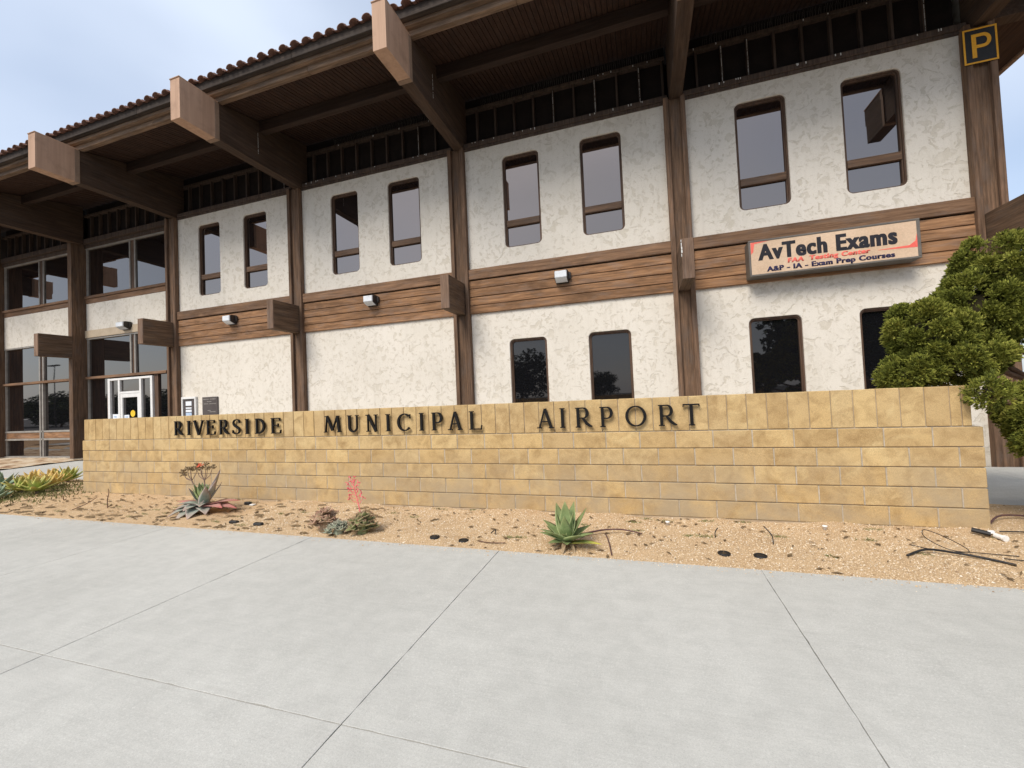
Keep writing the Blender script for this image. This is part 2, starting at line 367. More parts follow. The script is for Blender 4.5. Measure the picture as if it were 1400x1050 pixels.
T['sign_red'] = m_simple('faded_red_vinyl', lin(226, 98, 86), lin(236, 116, 102), 4, 0.5, 0, 40)
T['sign_ink'] = m_simple('black_vinyl', lin(34, 32, 36), lin(44, 42, 48), 4, 0.5, 0, 40)
T['sign_blue'] = m_simple('dark_blue_vinyl', lin(40, 36, 66), lin(54, 48, 80), 4, 0.5, 0, 40)
T['sign_halo'] = m_simple('pale_vinyl_outline', lin(226, 212, 188), lin(234, 222, 200), 4, 0.5, 0, 40)
T['sign_side'] = m_simple('sign_cabinet_metal', lin(92, 86, 80), lin(112, 106, 98), 4, 0.5, 0.05, 40, 0.4)
T['plaque'] = m_simple('bronze_plaque', lin(70, 62, 60), lin(84, 76, 72), 6, 0.55, 0.06, 60, 0.4)
T['dropping'] = m_simple('white_streak', lin(206, 204, 198), lin(226, 224, 220), 20, 0.9, 0.0)
T['steel'] = m_simple('spike_steel', lin(96, 92, 90), lin(124, 120, 116), 9, 0.4, 0.0, metal=0.5)
def m_glass(name, refl, tint):
    M = Mat(name, 0.02, 0.5, (0.006, 0.006, 0.007, 1))
    gl = M.n('ShaderNodeBsdfGlossy'); gl.inputs['Color'].default_value = tint; gl.inputs['Roughness'].default_value = 0.012
    fr = M.n('ShaderNodeLayerWeight'); fr.inputs['Blend'].default_value = 0.35
    f = M.math('ADD', M.math('MULTIPLY', fr.outputs['Fresnel'], 0.35), refl, True)
    wob = M.noise(M.pos(rnd=9), 0.9, 1); b = M.n('ShaderNodeBump'); b.inputs['Strength'].default_value = 0.02; b.inputs['Distance'].default_value = 0.05
    M.l(wob, b.inputs['Height']); M.l(b.outputs[0], gl.inputs['Normal'])
    ms = M.n('ShaderNodeMixShader'); M.l(f, ms.inputs[0]); M.l(M.b.outputs[0], ms.inputs[1]); M.l(gl.outputs[0], ms.inputs[2])
    M.l(ms.outputs[0], M.t.nodes['Material Output'].inputs['Surface']); return M.m
T['glass_up'] = m_glass('reflective_glass', 0.20, (1.0, 0.84, 0.735, 1))
T['glass_low'] = m_glass('smoked_glass', 0.015, (1.0, 0.86, 0.76, 1))
T['glass_lobby'] = m_glass('lobby_glass', 0.11, (1.0, 0.87, 0.79, 1))
def m_leaf(name, stops, scale=6, rough=0.6, spec=0.3, tintmix=0.5, trans=0.0):
    M = Mat(name, rough, spec); t = M.tint(); v = M.pos(rnd=5)
    n = M.noise(v, scale, 4, 0.6); f = M.math('ADD', M.math('MULTIPLY', t, tintmix), M.math('MULTIPLY', n, 1-tintmix))
    M.color(M.ramp(f, stops)); return M.m
T['juniper'] = m_leaf('juniper_foliage', [(0.08, lin(96, 84, 46)), (0.16, lin(60, 64, 27)), (0.4, lin(94, 100, 41)), (0.62, lin(130, 133, 56)), (0.9, lin(180, 175, 88))], 4, 0.75, 0.15, 0.75)
T['juniper_in'] = m_simple('juniper_shade_core', lin(38, 34, 20), lin(56, 50, 30), 9, 0.95, 0.3)  # dark tone paints the shade seen in gaps between the sprays
T['bark'] = m_simple('bark', lin(88, 68, 54), lin(134, 106, 86), 12, 0.9, 0.8, 30)
T['far_leaf'] = m_leaf('broadleaf_foliage', [(0.2, lin(28, 34, 18)), (0.5, lin(44, 54, 27)), (0.85, lin(68, 78, 40))], 1.0, 0.7, 0.2, 0.6)
def m_aloe(name, a, b, edge, tip):
    M = Mat(name, 0.55, 0.35); v = M.pos(rnd=4); n = M.noise(v, 14, 4, 0.6)
    c = M.ramp(n, [(0.3, a), (0.7, b)])
    e = M.tint('edge'); c = M.mix(c, edge, M.ramp(e, [(0.65, (0, 0, 0)), (1.0, (0.8,)*3)]))
    t = M.tint('along'); c = M.mix(c, tip, M.ramp(t, [(0.6, (0, 0, 0)), (1.0, (0.85,)*3)]))
    M.color(c); M.bump(M.noise(v, 60, 2), 0.1, 0.003); return M.m
T['aloe'] = m_aloe('grey_aloe_leaf', lin(122, 132, 120), lin(156, 164, 150), lin(176, 150, 144), lin(172, 140, 126))
T['aloe_green'] = m_aloe('green_aloe_heart', lin(124, 138, 84), lin(156, 164, 108), lin(160, 160, 110), lin(120, 134, 96))
T['aloe_pink'] = m_aloe('pink_aloe_leaf', lin(168, 122, 112), lin(192, 150, 138), lin(196, 126, 120), lin(194, 104, 100))
T['agave'] = m_aloe('agave_leaf', lin(104, 124, 76), lin(140, 154, 104), lin(164, 172, 118), lin(124, 128, 80))
T['agave_yellow'] = m_aloe('yellowing_agave_leaf', lin(120, 136, 74), lin(150, 154, 76), lin(206, 196, 90), lin(226, 206, 80))
T['agave_dry'] = m_aloe('dry_agave_leaf', lin(120, 100, 76), lin(170, 146, 114), lin(180, 160, 128), lin(150, 126, 96))
T['lime'] = m_aloe('lime_succulent_leaf', lin(128, 146, 66), lin(168, 178, 92), lin(206, 196, 116), lin(196, 170, 96))
T['lime_yellow'] = m_aloe('yellow_succulent_leaf', lin(196, 176, 92), lin(222, 196, 118), lin(226, 206, 140), lin(206, 160, 92))
T['blue_green'] = m_aloe('blue_green_leaf', lin(104, 128, 104), lin(138, 156, 126), lin(160, 170, 140), lin(130, 140, 110))
T['rosette_brown'] = m_aloe('brown_rosette_leaf', lin(148, 130, 102), lin(178, 154, 126), lin(186, 142, 122), lin(166, 116, 100))
T['rosette_grey'] = m_aloe('grey_rosette_leaf', lin(132, 140, 118), lin(168, 172, 150), lin(160, 156, 136), lin(150, 134, 116))
T['rosette_green'] = m_aloe('olive_rosette_leaf', lin(112, 122, 76), lin(148, 150, 104), lin(166, 132, 110), lin(152, 108, 92))
T['stalk'] = m_simple('brown_stalk', lin(112, 92, 82), lin(140, 118, 104), 20, 0.8, 0.2)
T['seed'] = m_simple('dry_seed_head', lin(118, 100, 74), lin(152, 130, 98), 30, 0.9, 0.2)
T['coral'] = m_simple('coral_flower', lin(214, 90, 62), lin(228, 118, 86), 30, 0.7, 0.1)
T['pink'] = m_simple('pink_flower_stalk', lin(214, 92, 98), lin(232, 128, 128), 30, 0.7, 0.1)
T['deadleaf'] = m_simple('dead_leaf', lin(82, 66, 46), lin(130, 108, 78), 20, 0.9, 0.2)
T['weed'] = m_simple('small_weed', lin(92, 96, 56), lin(130, 126, 80), 20, 0.9, 0.2)
T['twig'] = m_simple('dry_twig', lin(88, 66, 54), lin(120, 92, 76), 20, 0.9, 0.3)
T['purple_cane'] = m_simple('purple_brown_cane', lin(74, 52, 52), lin(104, 76, 72), 20, 0.8, 0.2)

# ================================================================== THE GROUND
def sheet(name, x0, x1, y0, y1, z, mat, nx=1, ny=1, amp=0.0, parent=None, f=None):
    xs = np.linspace(x0, x1, nx+1); ys = np.linspace(y0, y1, ny+1); X, Y = np.meshgrid(xs, ys)
    Z = np.full_like(X, z)
    if f is not None: Z = f(X, Y)
    V = np.stack([X.ravel(), Y.ravel(), Z.ravel()], 1); i = np.arange(ny)[:, None]*(nx+1)+np.arange(nx)[None]; i = i.ravel()
    F = np.stack([i, i+1, i+nx+2, i+nx+1], 1)
    return link(name, np_mesh(name, V, F, mat, smooth=True), parent, kind='structure')
sheet('ground', -400, 400, -400, 400, -0.16, T['soil'])
sheet('parking_lot', -390, 390, -390, -3.2, -0.12, T['asphalt'])
# pavement: slabs 2.285 m square with narrow joints over a dark bed
JX = [-1.449+2.285*k for k in range(-14, 5)]; JY = [3.925, 1.667, -0.60, -2.87]
pav = sheet('pavement', JX[0]-1, JX[-1]+1, JY[-1], JY[0]-0.01, -0.010, T['joint'])
def wob_slab(x0, x1, y0, y1):
    g = 0.0026; n = 44; pts = []
    def jit(): return random.uniform(-0.0012, 0.0012) if random.random() < .9 else random.uniform(-.001, .006)
    for k in range(n): t = k/n; pts.append((x0+g+(x1-x0-2*g)*t, y0+g+jit()))
    for k in range(n): t = k/n; pts.append((x1-g+jit(), y0+g+(y1-y0-2*g)*t))
    for k in range(n): t = k/n; pts.append((x1-g-(x1-x0-2*g)*t, y1-g+jit()))
    for k in range(n): t = k/n; pts.append((x0+g+jit(), y1-g-(y1-y0-2*g)*t))
    c = 0.003; mb = MB(); m = len(pts); cx, cy = (x0+x1)/2, (y0+y1)/2
    inner = [(cx+(p[0]-cx)*(1-c/abs(x1-x0)*2), cy+(p[1]-cy)*(1-c/abs(y1-y0)*2)) for p in pts]
    mb.v = [(*p, 0.0) for p in inner] + [(*p, -0.0012) for p in pts] + [(*p, -0.03) for p in pts]
    mb.f = [tuple(range(m))] + [(i, m+i, m+(i+1) % m, (i+1) % m) for i in range(m)] + [(m+i, 2*m+i, 2*m+(i+1) % m, m+(i+1) % m) for i in range(m)]
    return mb
for i in range(len(JX)-1):
    for k in range(len(JY)-1):
        if k == 2 and JX[i] < -12: continue
        obj('slab', wob_slab(JX[i], JX[i+1], JY[k+1], JY[k]), T['concrete'], pav)
# walkway behind the wall
walk = sheet('walkway', -40, 14, 6.35, 9.02, -0.045, T['joint'])
for k in range(18):
    x0 = -38.4+k*2.9
    y1 = 8.99 if x0 > -18.3 else 7.2
    obj('slab', MB().cbox(x0+.004, x0+2.896, 6.36, y1, -0.04, 0.004, 0.005), T['concrete'], walk)
sheet('mulch_strip', -45, -18.15, 7.2, 9.7, 0.0, T['strip'], 80, 12, f=lambda X, Y: 0.03+0.02*np.sin(X*7+Y*3)*np.sin(Y*9))
# gravel bed
def bedz(X, Y):
    a = 0.012*np.sin(X*1.7+0.6)*np.sin(Y*3.1)+0.010*np.sin(X*5.3+Y*2.0)+0.006*np.sin(X*11.0-Y*13.0)
    e = np.clip((Y-3.93)/0.25, 0, 1)
    left = 0.07*np.exp(-((X+12.3)/1.6)**2-((Y-5.2)/0.7)**2)
    return -0.022+0.022*e+a*e*0.9+left
sheet('gravel_bed', -30, 9, 3.93, 6.36, 0, T['bed'], 700, 70, f=bedz)
NP = 105000
px = np.where(rng.random(NP) < 0.72, rng.uniform(-5.5, 4.2, NP), rng.uniform(-15, 4.2, NP)); py = 3.93+(rng.random(NP)**1.15)*1.45
more = (px > 3.2) | (px < -10.7); py = np.where(more, 3.95+rng.random(NP)*2.35, py)
sz = np.exp(rng.normal(math.log(0.0042), 0.36, NP)); sz = np.clip(sz, 0.0022, 0.012)
oct_v = np.array([(1,0,0),(-1,0,0),(0,1,0),(0,-1,0),(0,0,1),(0,0,-1)], float)
oct_f = np.array([(0,2,4),(2,1,4),(1,3,4),(3,0,4)])
st_n = 1400; px[:st_n] = rng.uniform(-9, 3.4, st_n); py[:st_n] = 3.925-np.abs(rng.normal(0, .06, st_n))
V = oct_v[None]*sz[:, None, None]*rng.uniform(0.6, 1.35, (NP, 6, 1)); V[:, :, 2] *= 0.75
a = rng.uniform(0, 6.28, NP); ca, sa = np.cos(a)[:, None], np.sin(a)[:, None]
V = np.stack([V[:, :, 0]*ca-V[:, :, 1]*sa, V[:, :, 0]*sa+V[:, :, 1]*ca, V[:, :, 2]], 2)
V += np.stack([px, py, np.where(py < 3.926, 0.0, bedz(px, py))+sz*0.25], 1)[:, None]
F = (oct_f[None]+6*np.arange(NP)[:, None, None]).reshape(-1, 3)
link('gravel', np_mesh('gravel', V.reshape(-1, 3), F, T['pebble'], np.repeat(rng.random(NP), 6)), kind='stuff')

# ================================================================== THE SIGN WALL
B, CH = 0.4064, 0.2032; WX1, WY = 3.165, 5.34; WX0 = WX1-34*B
wall = thing('block_wall', 'long low ochre concrete block wall carrying the airport lettering', 'wall', ((WX0+WX1)/2, WY, 0))
wl = Vector(wall.location)
def wobj(name, mb, mat, **k):
    mb.v = [(x-wl.x, y-wl.y, z-wl.z) for x, y, z in mb.v]; return obj(name, mb, mat, wall, **k)
J = 0.0045
mort = MB().box(WX0+.012, WX1-.012, WY+.015, WY+.19, -0.12, 5*CH-.004).box(WX0+.03, WX1-.085, WY+.030, WY+.17, 5*CH-.004, 7*CH-.01)
wobj('footing', MB().cbox(WX0-.03, WX1+.03, WY-.035, WY+.24, -0.25, 0.003, 0.01), T['footing'])
for c in range(5):
    z0 = c*CH; x = WX1; odd = c % 2 == 1
    edges = [WX1]
    if odd: edges.append(WX1-B/2)
    while edges[-1]-B > WX0-1e-6: edges.append(edges[-1]-B)
    if edges[-1] > WX0+0.02: edges.append(WX0)
    for a, b in zip(edges[1:], edges[:-1]):
        d = random.uniform(-0.0025, 0.0025)
        if a > WX0+.05: mort.box(a-J-.002, a+J+.002, WY+.0035+d*.5, WY+.02, z0+J+.004, z0+CH-J-.004)
        wobj('block', MB().cbox(a+J, b-J, WY+d, WY+.2, z0+J, z0+CH-J, 0.006, 0.0012), T['block'])
SX = 2.925; sx = [WX1-.075, WX1-.075-.075, SX]
while sx[-1]-0.2032 > WX0+0.03: sx.append(sx[-1]-0.2032)
sx.append(WX0+.02)
for a, b in zip(sx[1:], sx[:-1]):
    if b-a < 0.02: continue
    d = random.uniform(-0.002, 0.002)
    wobj('block', MB().cbox(a+J*.8, b-J*.8, WY+.018+d, WY+.18, 5*CH+J, 7*CH+random.uniform(-.002, .002), 0.005, 0.001), T['block'])

wobj('mortar', mort, T['mortar'])
# ---- raised serif letters
HL_ = 0.253
def stroke(mb, pts, ws, d0, d1):
    """ribbon of varying width along 2-D points, extruded in depth"""
    P = [Vector(p) for p in pts]; L = []; Rr = []
    for i, p in enumerate(P):
        t = (P[min(i+1, len(P)-1)]-P[max(i-1, 0)]).normalized(); n = Vector((-t.y, t.x)); w = ws[i]/2 if isinstance(ws, (list, tuple)) else ws/2
        L.append(p+n*w); Rr.append(p-n*w)
    poly = L+Rr[::-1]; n = len(mb.v); m = len(P)
    for d in (d0, d1):
        mb.v += [(q.x, d, q.y) for q in L]+[(q.x, d, q.y) for q in Rr]
    for i in range(m-1):
        mb.f.append((n+i, n+i+1, n+m+i+1, n+m+i)); mb.f.append((n+2*m+i, n+3*m+i, n+3*m+i+1, n+2*m+i+1))
        mb.f.append((n+i, n+2*m+i, n+2*m+i+1, n+i+1)); mb.f.append((n+m+i, n+m+i+1, n+3*m+i+1, n+3*m+i))
    mb.f.append((n, n+m, n+3*m, n+2*m)); mb.f.append((n+m-1, n+3*m-1, n+4*m-1, n+2*m-1))
def arc(cx, cz, rx, rz, a0, a1, n=16): return [(cx+rx*math.cos(R(a0+(a1-a0)*i/n)), cz+rz*math.sin(R(a0+(a1-a0)*i/n))) for i in range(n+1)]
def arcw(a0, a1, thick, thin, n=16): return [thin+(thick-thin)*abs(math.cos(R(a0+(a1-a0)*i/n)))**1.3 for i in range(n+1)]
def glyph(ch, w, h=HL_):
    mb = MB(); K = 0.035; k = 0.0155; s = 0.013; dz = [0.0]
    def D():
        dz[0] += 0.0004; return -0.028-dz[0], 0.0
    def st(x, w_=K, z0=0, z1=h, sl=0.026, sr=0.026, top=True, bot=True):
        stroke(mb, [(x, z0), (x, z1)], w_, *D())
        if bot: stroke(mb, [(x-w_/2-sl*.6, z0+s/2), (x+w_/2+sr*.6, z0+s/2)], s, *D())
        if top: stroke(mb, [(x-w_/2-sl*.6, z1-s/2), (x+w_/2+sr*.6, z1-s/2)], s, *D())
    def ser(x, z, l, w_=s): stroke(mb, [(x-l/2, z), (x+l/2, z)], w_, *D())
    x0 = K/2+0.016
    if ch == 'I': st(w/2)
    elif ch in 'RP':
        st(x0); top = h-k/2; mid = h*0.47 if ch == 'R' else h*0.43; rz = (top-mid)/2
        bw = (w*0.93 if ch == 'P' else w*0.82)
        xc = bw-rz*1.05
        stroke(mb, [(x0, top)]+[(xc, top)], k, *D()); stroke(mb, [(x0, mid), (xc, mid)], k, *D())
        stroke(mb, arc(xc, (top+mid)/2, bw-xc-K/2, rz, 90, -90), arcw(90, -90, K, k), *D())
        if ch == 'R':
            stroke(mb, [(xc-0.01, mid), (w*0.66, h*.22), (w*0.86, 0.022), (w+0.004, 0.010)], [0.026, K, K*.9, 0.012], *D())
    elif ch in 'VA':
        up = ch == 'A'; a = 0.0 if up else h; b = h if up else 0.0
        lt, rt = (k*1.2, K) if up else (K, k*1.2)
        m = w/2
        stroke(mb, [(0.024, a), (m-(0.004 if up else 0), b)], lt, *D()); stroke(mb, [(w-0.026, a), (m+(0 if up else .004), b)], rt, *D())
        zz = s/2 if up else h-s/2
        ser(0.024, zz, 0.062); ser(w-0.028, zz, 0.068)
        if up: stroke(mb, [(w*.24, h*.34), (w*.76, h*.34)], k, *D())
    elif ch == 'E':
        st(x0)
        stroke(mb, [(x0, h-k/2), (w*.93, h-k/2)], k, *D()); stroke(mb, [(x0, k/2), (w, k/2)], k, *D()); stroke(mb, [(x0, h*.53), (w*.74, h*.53)], k, *D())
        stroke(mb, [(w*.90, h), (w*.93, h-.05)], 0.010, *D()); stroke(mb, [(w*.95, 0), (w, .058)], 0.010, *D()); stroke(mb, [(w*.74, h*.53-.028), (w*.74, h*.53+.028)], 0.009, *D())
    elif ch == 'L':
        st(x0); stroke(mb, [(x0, k/2), (w, k/2)], k, *D()); stroke(mb, [(w*.94, 0), (w, .06)], 0.011, *D())
    elif ch == 'T':
        st(w/2, top=False); stroke(mb, [(0, h-k/2), (w, h-k/2)], k*1.1, *D())
        stroke(mb, [(0.006, h), (0.003, h-.034)], 0.011, *D()); stroke(mb, [(w-.006, h), (w-.003, h-.034)], 0.011, *D())
    elif ch == 'D':
        st(x0); rx = w-x0-K/2-0.02
        xc = x0+0.02
        stroke(mb, [(x0, h-k/2), (xc, h-k/2)], k, *D()); stroke(mb, [(x0, k/2), (xc, k/2)], k, *D())
        stroke(mb, arc(xc, h/2, rx, h/2-k/2, 90, -90, 20), arcw(90, -90, K*1.05, k, 20), *D())
    elif ch == 'O':
        stroke(mb, arc(w/2, h/2, w/2-K/2, h/2-k/2, 0, 360, 36), arcw(0, 360, K, k, 36), *D())
    elif ch == 'C':
        stroke(mb, arc(w*.53, h/2, w*.53-K/2, h/2-k/2, 48, 318, 28), arcw(48, 318, K, k, 28), *D())
        stroke(mb, [(w*.93, h*.83+.03), (w*.93, h*.83-.03)], 0.012, *D())
    elif ch == 'S':
        p = [(w*.90, h*.80), (w*.78, h*.94), (w*.5, h*.968), (w*.22, h*.90), (w*.13, h*.74), (w*.26, h*.60), (w*.54, h*.49), (w*.82, h*.38), (w*.90, h*.23), (w*.76, h*.08), (w*.46, h*.03), (w*.2, h*.075), (w*.07, h*.22)]
        # smooth by Catmull-Rom
        q = []; P = [p[0]]+p+[p[-1]]
        for i in range(1, len(P)-2):
            for t in (0, .33, .66):
                a, b, c, d = [np.array(P[i+j]) for j in (-1, 0, 1, 2)]
                q.append(tuple(.5*((2*b)+(-a+c)*t+(2*a-5*b+4*c-d)*t*t+(-a+3*b-3*c+d)*t**3)))
        q.append(p[-1]); n = len(q)
        stroke(mb, q, [k+(K*1.02-k)*math.exp(-((i/(n-1)-.5)/.17)**2) for i in range(n)], *D())
        stroke(mb, [(w*.91, h*.92), (w*.91, h*.74)], 0.011, *D()); stroke(mb, [(w*.06, h*.28), (w*.06, h*.07)], 0.011, *D())
    elif ch == 'U':
        xr = w-0.024; rx = (xr-x0)/2
        stroke(mb, [(x0, h), (x0, rx+.01)], K, *D()); ser(x0, h-s/2, .066); stroke(mb, [(xr, h), (xr, rx+.01)], k*1.2, *D()); ser(xr, h-s/2, .05)
        stroke(mb, arc((x0+xr)/2, rx+.01, rx, rx+.002, 180, 360, 18), [K+(k*1.2-K)*i/18*1.0 if i > 9 else K-(K-k)*(i/9)*.6 for i in range(19)], *D())
    elif ch == 'N':
        a, b = 0.030, w-0.030
        stroke(mb, [(a, 0), (a, h)], k*1.1, *D()); stroke(mb, [(b, 0), (b, h)], k*1.1, *D()); stroke(mb, [(a, h), (b, 0)], K, *D())
        ser(a, s/2, .056); ser(a-.008, h-s/2, .056); ser(b, h-s/2, .056)
    elif ch == 'M':
        a, b = 0.036, w-0.040; m = w*.5
        stroke(mb, [(a-.008, 0), (a+.022, h)], k*1.1, *D()); stroke(mb, [(b+.008, 0), (b-.022, h)], K, *D())
        stroke(mb, [(a+.022, h), (m, .03)], K, *D()); stroke(mb, [(b-.022, h), (m, .03)], k*1.1, *D())
        ser(a-.008, s/2, .06); ser(b+.008, s/2, .066); ser(a+.012, h-s/2, .05); ser(b-.012, h-s/2, .05)
    return mb
WORDS = [('RIVERSIDE', [(-8.042, -7.843), (-7.725, -7.652), (-7.572, -7.325), (-7.258, -7.061), (-6.962, -6.749), (-6.663, -6.49), (-6.375, -6.300), (-6.16, -5.957), (-5.823, -5.626)]),
         ('MUNICIPAL', [(-4.768, -4.455), (-4.331, -4.137), (-3.993, -3.797), (-3.655, -3.583), (-3.459, -3.235), (-3.1, -3.027), (-2.899, -2.718), (-2.639, -2.435), (-2.32, -2.139)]),
         ('AIRPORT', [(-1.354, -1.147), (-1.06, -0.988), (-0.857, -0.651), (-0.551, -0.379), (-0.244, 0.004), (0.141, 0.343), (0.417, 0.599)])]
for word, spans in WORDS:
    lt = thing('lettering', 'black metal serif letters spelling %s on the ochre wall' % word, 'sign', (spans[0][0], WY, 1.081), 'raised words on the block wall')
    for ch, (a, b) in zip(word, spans):
        mb = glyph(ch, b-a)
        for p in ((0.5, 0.2), (0.5, 0.75)):      # short stand-off pins
            pass
        obj('letter', mb, T['letter'], lt, loc=(a-spans[0][0], -0.004, 0))

# ================================================================== THE TERMINAL
PY = 9.10            # face of the stucco panels
CX = [5.655, 0.86, -4.01, -8.87, -13.64, -18.53, -23.42]
term = thing('airport_terminal', 'two storey airport terminal of white stucco panels and brown timber under a tiled roof', 'building', (0, 9.1, 0))
TL = Vector(term.location)
def bobj(name, mb, mat, parent=None, **k):
    mb.v = [(x-TL.x, y-TL.y, z-TL.z) for x, y, z in mb.v]; return obj(name, mb, mat, parent or term, **k)
Z_BAND0, Z_BAND1, Z_PT = 3.48, 4.52, 7.43
def rloop(x0, x1, z0, z1, r, n=7):
    pts = []
    for cx, cz, a in ((x1-r, z1-r, 0), (x0+r, z1-r, 90), (x0+r, z0+r, 180), (x1-r, z0+r, 270)):
        for i in range(n+1): t = R(a+90*i/n); pts.append((cx+r*math.cos(t), cz+r*math.sin(t)))
    return pts
def panel(x0, x1, z0, z1, wins, y=PY):
    """stucco sheet with rounded openings and their reveals"""
    mb = MB(); n = 7; cuts = [x0]+[(wins[i][1]+wins[i+1][0])/2 for i in range(len(wins)-1)]+[x1]
    if not wins: 
        mb.poly([(x0, y, z0), (x1, y, z0), (x1, y, z1), (x0, y, z1)])
    for i, (a, b, c, d) in enumerate(wins):
        u0, u1 = cuts[i], cuts[i+1]; lp = rloop(a, b, c, d, 0.11, n)
        N = len(lp); base = len(mb.v)
        mb.v += [(p[0], y, p[1]) for p in lp]
        # rounded lip then reveal
        cx, cz = (a+b)/2, (c+d)/2
        mb.v += [(cx+(p[0]-cx)*0.985, y+.010, cz+(p[1]-cz)*0.994) for p in lp]
        mb.v += [(cx+(p[0]-cx)*0.985, y+.13, cz+(p[1]-cz)*0.994) for p in lp]
        cn = len(mb.v); mb.v += [(u1, y, z1), (u0, y, z1), (u0, y, z0), (u1, y, z0)]
        for k in range(4):
            for j in range(n): mb.f.append((cn+k, base+k*(n+1)+j, base+k*(n+1)+j+1))
            mb.f.append((cn+k, base+k*(n+1)+n, base+((k+1) % 4)*(n+1), cn+(k+1) % 4))
        for k in range(N):
            q = (k+1) % N
            mb.f.append((base+k, base+N+k, base+N+q, base+q)); mb.f.append((base+N+k, base+2*N+k, base+2*N+q, base+N+q))
    # close the sheet's edges so it has depth
    for (p, q) in (((x0, z0), (x1, z0)), ((x1, z0), (x1, z1)), ((x1, z1), (x0, z1)), ((x0, z1), (x0, z0))):
        mb.poly([(p[0], y, p[1]), (q[0], y, q[1]), (q[0], y+.14, q[1]), (p[0], y+.14, p[1])])
    return mb
def ring(mb, o, i, y0, y1):
    N = len(o); n = len(mb.v)
    mb.v += [(p[0], y0, p[1]) for p in o]+[(p[0], y0, p[1]) for p in i]+[(p[0], y1, p[1]) for p in i]+[(p[0], y1, p[1]) for p in o]
    for k in range(N):
        q = (k+1) % N
        mb.f += [(n+k, n+q, n+N+q, n+N+k), (n+N+k, n+N+q, n+2*N+q, n+2*N+k), (n+k, n+3*N+k, n+3*N+q, n+q)]
def window(x0, x1, z0, z1, rail, glass, frame):
    y = PY
    fr = MB(); e = 0.008
    a = rloop(x0+e, x1-e, z0+e, z1-e, .102); b = rloop(x0+.034, x1-.034, z0+.03, z1-.036, .082); c = rloop(x0+.056, x1-.056, z0+.040, z1-.060, .065)
    ring(fr, a, b, y+.035, y+.07); ring(fr, [(p[0], p[1]) for p in rloop(x0+.030, x1-.030, z0+.026, z1-.032, .086)], c, y+.062, y+.115)
    w = bobj('window', fr, frame, recalc=False)
    def sub(name, mb, mat, **k):
        mb.v = [(p[0]-TL.x, p[1]-TL.y, p[2]-TL.z) for p in mb.v]; return obj(name, mb, mat, w, **k)
    if rail:
        rz0, rz1 = 5.43, 5.575
        sub('rail', MB().cbox(x0+.05, x1-.05, y+.040, y+.105, rz0, rz1, .006), T['rail'])
        zs = [(z0+.05, rz0+.01), (rz1-.01, z1-.06)]
    else: zs = [(z0+.05, z1-.06)]
    for q0, q1 in zs:
        t = [random.uniform(-.0012, .0012) for _ in range(4)]
        mb = MB(); mb.v = [(x0+.06, y+.10+t[0], q0), (x1-.06, y+.10+t[1], q0), (x1-.06, y+.10+t[2], q1), (x0+.06, y+.10+t[3], q1)]; mb.f = [(0, 1, 2, 3)]
        n = 4; mb.v += [(p[0], y+.108, p[2]) for p in mb.v]; mb.f += [(7, 6, 5, 4), (0, 4, 5, 1), (1, 5, 6, 2), (2, 6, 7, 3), (3, 7, 4, 0)]
        sub('pane', mb, glass, recalc=False)
    return w
UPW = [[(1.95, 2.84), (3.715, 4.63)], [(-2.895, -2.015), (-1.10, -.21)], [(-7.735, -6.87), (-5.97, -5.055)], [(-12.60, -11.72), (-10.815, -9.94)]]
LOW = [[(1.985, 2.885), (3.77, 4.67)], [(-2.895, -2.015), (-1.10, -.205)], [], []]
for b in range(4):
    x1, x0 = CX[b]-.15, CX[b+1]+.15
    up = [(a, c, 4.93, 7.075) for a, c in UPW[b]]; lo = [(a, c, 0.92, 2.82) for a, c in LOW[b]]
    bobj('stucco_panel', panel(x0, x1, Z_BAND1-.02, Z_PT+.02, up), T['stucco'])
    bobj('stucco_panel', panel(x0, x1, -0.1, Z_BAND0+.02, lo), T['stucco'])
    for q in up: window(*q, True, T['glass_up'], T['frame'])
    for q in lo: window(*q, False, T['glass_low'], T['frame'])
    # timber band: ledger on top and four planks
    xa, xb = CX[b+1]+.195, CX[b]-.195
    bobj('ledger_board', MB().cbox(xa, xb, PY-.085, PY+.02, 4.285, 4.525, .008), T['ledger'])
    hh = (4.268-Z_BAND0)/4
    for k in range(4):
        z0 = Z_BAND0+k*hh; d = (0, .006, -.004, .003)[k]
        # each plank has a rabbeted top edge
        obj_ = bobj('plank', MB().cbox(xa, xb, PY-.052+d, PY+.02, z0+.004, z0+hh-.008, .009), T['plank'])
    bobj('band_backing', MB().box(xa, xb, PY-.012, PY+.05, Z_BAND0+.01, 4.30), T['black'])
# columns: recessed face between two raised trims
for i, x in enumerate(CX[:5]):
    zt = 7.45
    bobj('column', MB().cbox(x-.125, x+.125, PY-.062, PY+.3, -0.1, zt, .006), T['column'])
    for s in (-1, 1):
        xo = x+s*.16
        bobj('column_trim', MB().cbox(xo-.046, xo+.046, PY-.128, PY+.25, -0.1, zt, .007), T['trim'])
for x in CX[5:]:
    bobj('column', MB().cbox(x-.10, x+.10, PY-.10, PY+.42, -0.05, 7.45, .008), T['column'])
    bobj('column_trim', MB().cbox(x-.19, x-.103, PY+.10, PY+.36, 0, 7.44, .006), T['trim'])
    bobj('column_base', MB().cbox(x-.14, x+.14, PY-.13, PY+.3, -0.1, 0.06, .01), T['mortar'])
bobj('column_trim', MB().cbox(CX[4]-.30, CX[4]-.215, PY+.06, PY+.36, 0, 7.44, .006), T['trim'])
